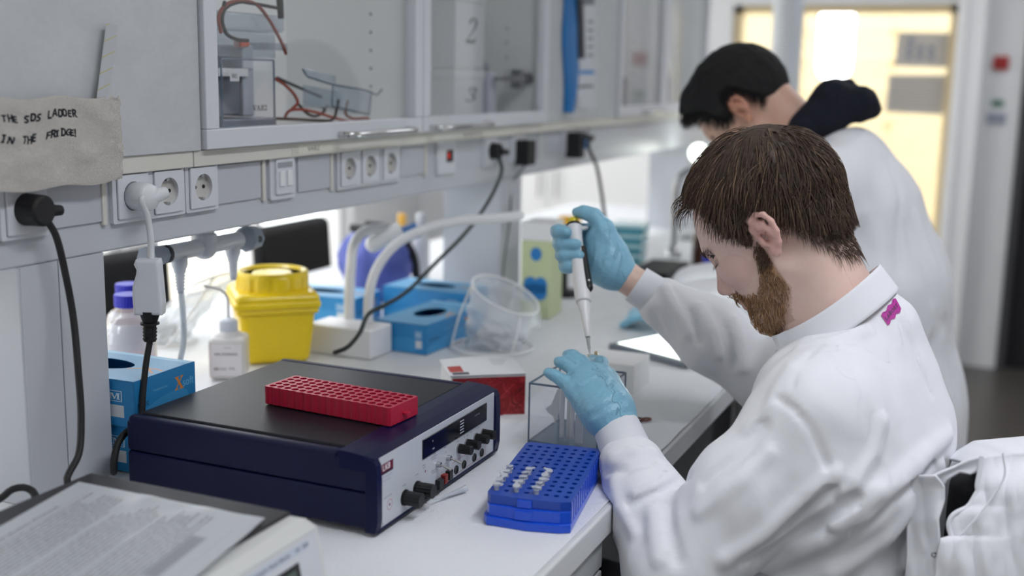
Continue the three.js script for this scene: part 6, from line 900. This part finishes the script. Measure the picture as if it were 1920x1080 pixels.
{ // tray and leads
  const X = -1.14, a = onX(578, 142, X), b = onX(706, 168, X), tl = onX(625, 200, X);
  const t = thing('gel_tray', 'clear plastic gel tray tilted beside the upright tank', 'gel tray', [X, CF, (a.z + b.z) / 2]); const clear = phys('#e6ecf0', 0.08, { transmission: 0.85, thickness: 0 });
  const P = (px, py, x = X) => onX(px, py, x);
  partW('tray', [sheet((u, v) => P(622 + 70 * u, 160 + 40 * v + 14 * u, X + 0.02), 4, 4, 0.002), sheet((u, v) => P(622 + 70 * u, 160 + 40 * v + 14 * u, X + 0.02).add(V(-0.06, 0, 0)), 4, 4, 0.002), sheet((u, v) => P(622 + 70 * u, 200 + 14 * u, X + 0.02).add(V(-0.06 * v, 0, 0)), 4, 4, 0.002)], clear, t);
  partW('rim', cable([P(568, 130, X + 0.02), P(575, 142, X + 0.02), P(590, 148, X + 0.02), P(624, 158, X + 0.02), P(694, 172, X + 0.02), P(706, 178, X + 0.02), P(716, 168, X + 0.02)], 0.0018, 40), M.acrylicEdge, t);
  partW('arm', [sheet((u, v) => P(572 + 55 * u, 128 + 14 * u + 14 * v, X + 0.02), 4, 3, 0.0025)], clear, t);
  partW('edge_bars', [...cable([P(622, 198, X + 0.02), P(690, 215, X + 0.02)], 0.0014, 4), ...cable([P(692, 215, X + 0.02), P(696, 175, X + 0.02)], 0.0014, 4), ...cable([P(622, 198, X + 0.02), P(624, 160, X + 0.02)], 0.0014, 4)], M.acrylicEdge, t);
  const lead = (lab, col, pts) => solo('electrode_lead', lab, 'lead', cable(pts, 0.0027, 60), std(col, 0.5));
  lead('black electrode lead lying on the cabinet floor to the tray', '#141416', [P(512, 222, -1.15), P(560, 224, -1.14), P(600, 226, -1.13), P(620, 226, -1.12), P(628, 218, -1.12), P(632, 200, -1.12), P(634, 188, -1.12)]);
  lead('red electrode lead curling under the tray', '#99402f', [P(535, 218, -1.16), P(542, 208, -1.15), P(560, 205, -1.14), P(590, 210, -1.13), P(630, 222, -1.12), P(670, 230, -1.11), P(694, 228, -1.11), P(690, 222, -1.12), P(660, 222, -1.13), P(648, 214, -1.14), P(652, 190, -1.14)]);
  lead('red and black electrode lead hanging beside the tank', '#96402c', [P(516, 148, -1.16), P(535, 160, -1.16), P(552, 178, -1.155), P(558, 192, -1.15), P(548, 204, -1.15)]);
  lead('black electrode lead slanting behind the tray', '#17171a', [P(520, 146, -1.2), P(560, 164, -1.2), P(602, 182, -1.2)]); lead('black electrode lead crossing the cabinet floor', '#17171a', [P(560, 196, -1.17), P(575, 212, -1.15), P(590, 218, -1.15), P(604, 212, -1.16), P(614, 200, -1.17)]);
}
function numberBox(y0, h, n, label) {
  const zf = onX(852, 160, -1.115).z, zb = onX(906, 160, -1.115).z, t = thing('numbered_box', label, 'box', [-1.22, y0, (zf + zb) / 2], 0, 'numbered white boxes'); const d = (zf - zb) / 2;
  part('box', [bx(-0.1, 0.105, 0, h - 0.02, -d, d, 0.001)], std('#c9cdd0', 0.6), t); part('lid', [bx(-0.102, 0.107, h - 0.02, h, -d - 0.002, d + 0.002, 0.001)], std('#cdd1d4', 0.6), t);
  part('number', [quad(V(0.1056, 0.012, d - 0.004), V(0.1056, 0.012, -d + 0.004), V(0.1056, h - 0.022, -d + 0.004), V(0.1056, h - 0.022, d - 0.004))], printed(256, 320, (c, w, hh) => { fill(c, '#c9cdd0', w, hh); c.fillStyle = '#3b3e46'; c.font = 'italic 190px serif'; c.fillText(n, 80, 215); }, 0.6), t);
}
numberBox(CF + 0.0005, 0.105, '3', 'white cardboard box marked 3 in the glass cabinet'); numberBox(CF + 0.108, 0.16, '2', 'white cardboard box marked 2 standing on box 3');
{ const p = onX(918, 208, -1.13), t = thing('plastic_bottle', 'pale plastic bottle with grey cap beside the numbered boxes', 'bottle', [-1.15, CF + 0.0005, p.z + 0.004]); part('body', [bx(-0.03, 0.03, 0, 0.1, -0.022, 0.022, 0.007, 3)], std('#c7cad6', 0.4), t); part('cap', [lathe([[0.0, 0.122], [0.016, 0.122], [0.017, 0.12], [0.017, 0.102], [0, 0.1]], 20)], std('#aeb2ba', 0.4), t); }
{ // things in the far glass cabinets
  const zm = (zD1 + zE1) / 2, spec = [[0.12, '#2c3036', 0.026, 0.135, 'dark bottle with blue cap in the far glass cabinet', '#23306f'], [0.02, '#3a3c40', 0.03, 0.1, 'squat dark bottle in the far glass cabinet', '#55565a'], [-0.1, '#45333c', 0.03, 0.12, 'dark plum bottle in the far glass cabinet', '#2a2a2e']];
  for (const [dz, col, r, h, lab, cc] of spec) { const t = thing('storage_bottle', lab, 'bottle', [-1.17, CF + 0.0005, zm + dz]); part('body', [lathe([[0, 0], [r, 0], [r, h * 0.7], [r * 0.5, h * 0.85], [r * 0.45, h]], 24)], phys(col, 0.2, { clearcoat: 0.3 }), t); part('cap', [lathe([[0, h + 0.02], [r * 0.55, h + 0.02], [r * 0.55, h - 0.004], [0, h - 0.006]], 20)], std(cc, 0.4), t); }
  const t = thing('storage_box', 'red lidded box standing on a dark carton in the far cabinet', 'box', [-1.25, CF + 0.0005, zm - 0.04]); part('carton', [bx(-0.05, 0.03, 0, 0.13, -0.08, 0.1, 0.002)], std('#5c6066', 0.6), t); part('red_lid', [bx(-0.052, 0.032, 0.13, 0.142, -0.082, 0.102, 0.002)], std('#b4605c', 0.5), t);
  const z2 = (zE1 + zF1) / 2; for (const [dz, col, lab] of [[0.1, '#8a8670', 'olive jar in the last glass cabinet'], [-0.08, '#74727c', 'grey jar in the last glass cabinet']]) { const b = thing('storage_jar', lab, 'jar', [-1.18, CF + 0.0005, z2 + dz]); part('body', [lathe([[0, 0], [0.045, 0], [0.045, 0.09], [0.04, 0.1]], 24)], std(col, 0.4), b); part('cap', [lathe([[0, 0.125], [0.042, 0.125], [0.043, 0.1], [0, 0.098]], 24)], std('#c9c6a0', 0.4), b); }
}
// ---- blue strip and poster on the closed cabinet
{ const X = -1.0605, q = (a, b) => onX(a, b, X);
  const t = thing('blue_visor_bag', 'glossy blue folded plastic hanging on the closed cabinet', 'plastic sheet', q(1064, 110)), p = (a, b, o) => q(a, b).add(V(o, 0, 0));
  partW('sheet', [sheet((u, v) => { const y = 211 - 260 * v, w = 8 + 12 * Math.min(1, v * 3) * (v > 0.75 ? 1.1 : 1); return p(1055 + w * 1.4 * u + 2 * Math.sin(v * 9), y, 0.002 + 0.02 * Math.sin(u * Math.PI)); }, 12, 30, 0.001)], phys('#0c6fb4', 0.25, { clearcoat: 0.5 }), t); partW('dark_fold', [sheet((u, v) => p(1064 + 12 * u + 4 * (1 - v), 110 - 150 * v, 0.024 + 0.004 * Math.sin(u * 3)), 6, 12, 0.001)], std('#141c30', 0.5), t);
  solo('poster', 'narrow printed poster with blue lettering on the closed cabinet', 'poster', [quad(q(1082, 206), q(1116, 203), q(1116, -60), q(1082, -60)).translate(0.0015, 0, 0)], printed(128, 512, (c, w, h) => { fill(c, '#c9cdd3', w, h); c.fillStyle = '#2f7fc4'; c.fillRect(0, 370, 118, 14); c.fillStyle = '#3d434b'; c.fillRect(0, 424, 110, 9); c.fillStyle = '#8fb6d6'; for (let i = 0; i < 12; i++) c.fillRect(14, 140 + 16 * i, 30, 7); c.fillStyle = '#70757d'; c.fillRect(10, 100, 110, 34); for (let i = 0; i < 5; i++) c.fillRect(70, 190 + 30 * i, 40, 10); }, 0.5)); }
// ------------------------------------------------------------ further along the bench
{ const g = onY(1008, 592, WT), t = thing('reagent_carton', 'pale green carton with blue drop prints behind the waste bag', 'box', [g.x, WT + 0.001, g.z - 0.02], 0.1);
  part('box', [bx(-0.035, 0.035, 0, 0.175, -0.05, 0.05, 0.002)], std('#c3cca0', 0.5), t); for (const [y, s] of [[0.145, 1], [0.075, 1.2], [0.06, 1.2]]) for (const z of s > 1 ? [-0.012, 0.012] : [0]) part('drop_print', [new THREE.CylinderGeometry(0.013 * s, 0.013 * s, 0.001, 20).rotateX(Math.PI / 2).scale(1, 1.2, 1).translate(z, y, 0.0506)], std('#2a7cc0', 0.4), t); part('white_top', [bx(-0.036, 0.036, 0.175, 0.215, -0.051, 0.051, 0.002)], M.white, t); }
{ const c = at(1175, 500, 3.2).setY(WT + 0.001); for (let i = 0; i < 5; i++) { const t = thing('tip_box', ['turquoise tip box at the bottom of the stack', 'turquoise tip box, second from the bottom of the stack', 'turquoise tip box in the middle of the stack', 'turquoise tip box under the topmost one', 'turquoise tip box on top of the stack'][i], 'tip box', [-0.99 + 0.002 * i, WT + 0.001 + i * 0.0275, -3.1], 0.15, 'stacked tip boxes'); part('tray', [bx(-0.045, 0.045, 0, 0.016, -0.06, 0.06, 0.003)], std('#4f9fb4', 0.4), t); part('lid', [bx(-0.046, 0.046, 0.0165, 0.027, -0.061, 0.061, 0.003)], phys('#bfe8ee', 0.15, { clearcoat: 0.6 }), t); } }
{ const t = thing('black_tray', 'low black tray beside the stacked tip boxes', 'tray', [-0.89, WT + 0.001, -3.08]); part('tray', [bx(-0.045, 0.06, 0, 0.02, -0.1, 0.12, 0.004)], M.black, t); part('rim', [bx(-0.048, 0.063, 0.02, 0.026, -0.103, 0.123, 0.003)], M.rubber, t); }
{ const b = onY(1325, 568, WT), t = thing('wash_bottle', 'translucent grey bottle with blue cap beside the bearded face', 'bottle', [b.x, WT + 0.001, b.z]); part('body', [bx(-0.032, 0.032, 0, 0.088, -0.032, 0.032, 0.01, 3), lathe([[0.026, 0.084], [0.014, 0.096]], 20)], phys('#c3cad4', 0.35, { transmission: 0.35, thickness: 0 }), t); part('cap', [lathe([[0, 0.118], [0.013, 0.118], [0.0145, 0.114], [0.0145, 0.095], [0, 0.094]], 20)], std('#1d33c8', 0.4), t); }
{ const b = at(1320, 470, 3.3), t = thing('reagent_flask', 'brown flask with blue cap further along the bench', 'bottle', [b.x, WT + 0.001, b.z]); part('body', [lathe([[0, 0], [0.035, 0], [0.035, 0.1], [0.016, 0.13], [0.016, 0.145]], 24)], phys('#4a2c20', 0.15, { clearcoat: 0.4 }), t); part('cap', [lathe([[0, 0.165], [0.02, 0.165], [0.021, 0.143], [0, 0.142]], 20)], std('#2230c0', 0.4), t); }
{ const b = at(1068, 420, 3.25), t = thing('yellow_cap_bottle', 'white bottle with yellow cap behind the pipette', 'bottle', [b.x, WT + 0.001, b.z]), h = b.y - WT; part('body', [lathe([[0, 0], [0.035, 0], [0.035, h * 0.7], [0.02, h * 0.86], [0.02, h * 0.9]], 24)], std('#d7d9da', 0.4), t); part('cap', [lathe([[0, h + 0.02], [0.03, h + 0.02], [0.032, h + 0.015], [0.032, h * 0.88], [0, h * 0.88]], 24)], std('#efb51a', 0.4), t); }
{ const b = at(1052, 560, 2.9).setY(WT + 0.001), t = thing('black_stand', 'slim black stand behind the gripping hand', 'stand', b); part('post', [rod(V(0, 0.01, 0), V(0, 0.17, 0), 0.016, 0.013)], M.black, t); part('foot', [lathe([[0, 0.014], [0.04, 0.012], [0.046, 0], [0, 0]], 24)], M.black, t); }
{ const b = at(1262, 470, 3.55), t = thing('bench_tap', 'chrome swan neck tap at the far part of the bench', 'tap', [b.x, WT, b.z]); part('spout', cable([V(0, 0, 0), V(0, 0.16, 0), V(0.004, 0.22, 0), V(0.03, 0.26, 0), V(0.08, 0.265, 0), V(0.11, 0.24, 0), V(0.115, 0.21, 0)], 0.011, 40, 10), M.steel, t); part('tap_base', [lathe([[0, 0.03], [0.018, 0.03], [0.024, 0.004], [0.026, 0], [0, 0]], 20)], M.steel, t); }
{ const b = at(1310, 287, 3.9), t = thing('globe_lamp', 'small round white lamp glowing beside the bent head', 'lamp', b); part('globe', [new THREE.SphereGeometry(0.032, 20, 14)], std('#ffffff', 0.5, { emissive: '#f6fff4', emissiveIntensity: 3 }), t); part('stem', [rod(V(0, -0.03, 0), V(0.0, WT + 0.002 - b.y, 0), 0.008)], M.steel, t); part('lamp_base', [lathe([[0, 0.012], [0.05, 0.01], [0.055, 0], [0, 0]], 24).translate(0, WT + 0.001 - b.y, 0)], M.steel, t); const l = new THREE.PointLight('#f6fff4', 0.015, 0, 2); l.position.copy(b); l.castShadow = true; scene.add(l); }
{ const b = at(705, 545, 2.9), t = thing('blue_backpack', 'blue violet bag with black straps lying on the other half of the bench', 'bag', [b.x, WT + 0.001, b.z]); const f = union([cap(V(-0.06, 0.06, -0.06), V(0.05, 0.06, 0.07), 0.07, 0.075), cap(V(-0.04, 0.1, 0), V(0.04, 0.09, 0.04), 0.05, 0.05)], 0.05); part('sack', [boxUV(sdfMesh((x, y, z) => Math.max(f(x, y, z) - 0.008 * noise3(x * 14, y * 14, z * 14), 0.001 - y), V(-0.2, -0.01, -0.2), V(0.2, 0.22, 0.22), 0.009), 8)], std('#5560a8', 0.85), t); for (const k of [-0.03, 0.04]) part('strap', cable([V(0.1, 0.02, k), V(0.09, 0.1, k + 0.01), V(0.04, 0.155, k + 0.02), V(-0.04, 0.16, k)], 0.011, 24), M.rubber, t); }
for (const [px, py, d, r, h, col, lab] of [[806, 500, 2.75, 0.022, 0.16, '#dcdfe2', 'tall white plastic bottle beside the second column'], [770, 505, 2.8, 0.02, 0.12, '#d2d6da', 'slim white bottle behind the goosenecks']]) { const b = onY(px, py + 60, WT), t = thing('plastic_bottle', lab, 'bottle', [b.x - (px > 800 ? 0.12 : 0.3), WT + 0.001, b.z - (px > 800 ? 0.18 : 0.5)]); part('body', [lathe([[0, 0], [r, 0], [r, h * 0.7], [r * 0.5, h * 0.85], [r * 0.5, h * 0.9]], 20)], std(col, 0.4), t); part('cap', [lathe([[0, h + 0.02], [r * 0.6, h + 0.02], [r * 0.62, h * 0.88], [0, h * 0.87]], 18)], std(px > 800 ? '#c9ccd0' : '#d9a640', 0.4), t); }
// ------------------------------------------------------------ far end of the room
{ const c = at(1474, 90, 4.6), t = thing('exhaust_duct', 'white ribbed flexible exhaust duct hanging from the ceiling', 'duct', [c.x, 0, c.z]), pr = []; for (let y = 1.15; y < CEIL - 0.06; y += 0.014) pr.push([0.056, y], [0.0635, y + 0.004], [0.0635, y + 0.008], [0.056, y + 0.012]); part('hose', [lathe([[0.052, 1.15], ...pr], 28)], std('#d3d7dc', 0.5), t); part('ceiling_collar', [lathe([[0.064, CEIL - 0.06], [0.075, CEIL - 0.06], [0.075, CEIL - 0.001], [0, CEIL - 0.001]], 28)], M.whitePl, t); }
function pinned(label, a, b, c, d, z, draw) { const q = (p) => onZ(p[0], p[1], z); solo('posted_sheet', label, 'sheet', [quad(q(a), q(b), q(c), q(d)), quad(q(b), q(a), q(d), q(c)).translate(0, 0, -0.001)], printed(256, 192, draw, 0.7)); }
pinned('printed sheet with small pictures taped to the far glass', [1676, 124], [1786, 128], [1790, 62], [1684, 60], RZ0 - 0.07, (c, w, h) => { fill(c, '#b5b1ab', w, h); c.fillStyle = '#70788a'; for (let i = 0; i < 3; i++) for (let j = 0; j < 3; j++) if (j || !i) c.fillRect(50 + 48 * i, 30 + 44 * j, 28, 30); });
pinned('grey text sheet taped to the far glass', [1660, 210], [1766, 216], [1778, 140], [1666, 140], RZ0 - 0.07, (c, w, h) => { fill(c, '#b3afa9', w, h); c.fillStyle = '#9a9690'; for (let i = 0; i < 9; i++) c.fillRect(20, 20 + 18 * i, 200, 6); });
{ const w = (a, b) => onZ(a, b, RZ0 + 0.008), r = w(1877, 118); const s = thing('alarm_button', 'red square alarm button on the far wall', 'alarm', [r.x, r.y, RZ0]); part('housing', [bx(-0.036, 0.036, -0.034, 0.034, 0, 0.02, 0.004)], std('#a8221e', 0.4), s); part('press_plate', [bx(-0.018, 0.018, -0.018, 0.018, 0.02, 0.024, 0.002)], std('#8a1a18', 0.4), s);
  const g = w(1870, 194); solo('exit_sticker', 'small green sticker under the alarm button', 'sticker', [bx(g.x - 0.03, g.x + 0.03, g.y - 0.018, g.y + 0.018, RZ0, RZ0 + 0.003)], std('#4d7564', 0.5)); const k = w(1868, 222), sw = thing('light_switch', 'double light switch under the green sticker', 'switch', [k.x, k.y, RZ0]); part('plate', [bx(-0.045, 0.045, -0.03, 0.03, 0, 0.008, 0.002)], std('#a4a8b4', 0.4), sw); for (const e of [-0.02, 0.02]) part('rocker', [bx(e - 0.016, e + 0.016, -0.022, 0.022, 0.008, 0.013, 0.002)], std('#8f95a4', 0.4), sw); }
{ const c = onZ(1567, 75, -8.2), t = thing('outdoor_lamp', 'tall white glowing lamp outside the far glass', 'lamp', c); part('shade', [cap3(0.11, 0.34)], std('#ffffff', 0.5, { emissive: '#ffffff', emissiveIntensity: 6 }), t); part('post', [rod(V(0, -0.35, 0), V(0, -0.5 - c.y, 0), 0.03)], M.darkgrey, t); const l = new THREE.PointLight('#ffffff', 3, 0, 2); l.position.copy(c); l.castShadow = true; scene.add(l); }
function cap3(r, h) { return new THREE.CapsuleGeometry(r, h, 8, 20); }
{ // warm clutter beyond the glass
  const t = thing('garden_trellis', 'pale timber trellis standing outside the far glass', 'trellis', [-0.7, -0.5, -8.9]); const m = std('#cdbb94', 0.8); for (let i = 0; i < 7; i++) part('slat', [bx(-0.9, 0.7, 1.0 + i * 0.22, 1.06 + i * 0.22, -0.02, 0.02, 0.004)], m, t); for (const x of [-0.85, -0.2, 0.6]) part('upright', [bx(x - 0.03, x + 0.03, 0, 2.5, -0.05, -0.021, 0.004)], m, t); }
{ const t = thing('wall_cupboard', 'white cupboard standing against the far wall behind the bench', 'cupboard', [-2.35, 0, RZ0 + 0.26]); part('body', [bx(-0.6, 0.6, 0, 1.5, -0.25, 0.2, 0.004)], M.white, t); for (const s of [-1, 1]) { const d = part('door', [bx(s > 0 ? 0.003 : -0.597, s > 0 ? 0.597 : -0.003, 0.05, 1.48, 0.2, 0.22, 0.003)], M.white, t); part('handle', [rod(V(s * 0.05, 0.8, 0.24), V(s * 0.05, 0.95, 0.24), 0.006)], M.steel, d); } }
{ const t = thing('side_cabinet', 'low white cabinet standing between the tall windows', 'cabinet', [-3.1, 0, -2.1]); part('body', [bx(-0.25, 0.2, 0, 0.75, -0.45, 0.25, 0.004)], M.white, t); for (const z of [-0.1]) part('door', [bx(0.2, 0.22, 0.03, 0.73, -0.43, 0.23, 0.003)], M.white, t); part('crate', [bx(-0.15, 0.15, 0.751, 0.93, -0.3, 0.05, 0.01)], std('#a9916e', 0.7), t); }
renderer.render(scene, camera);
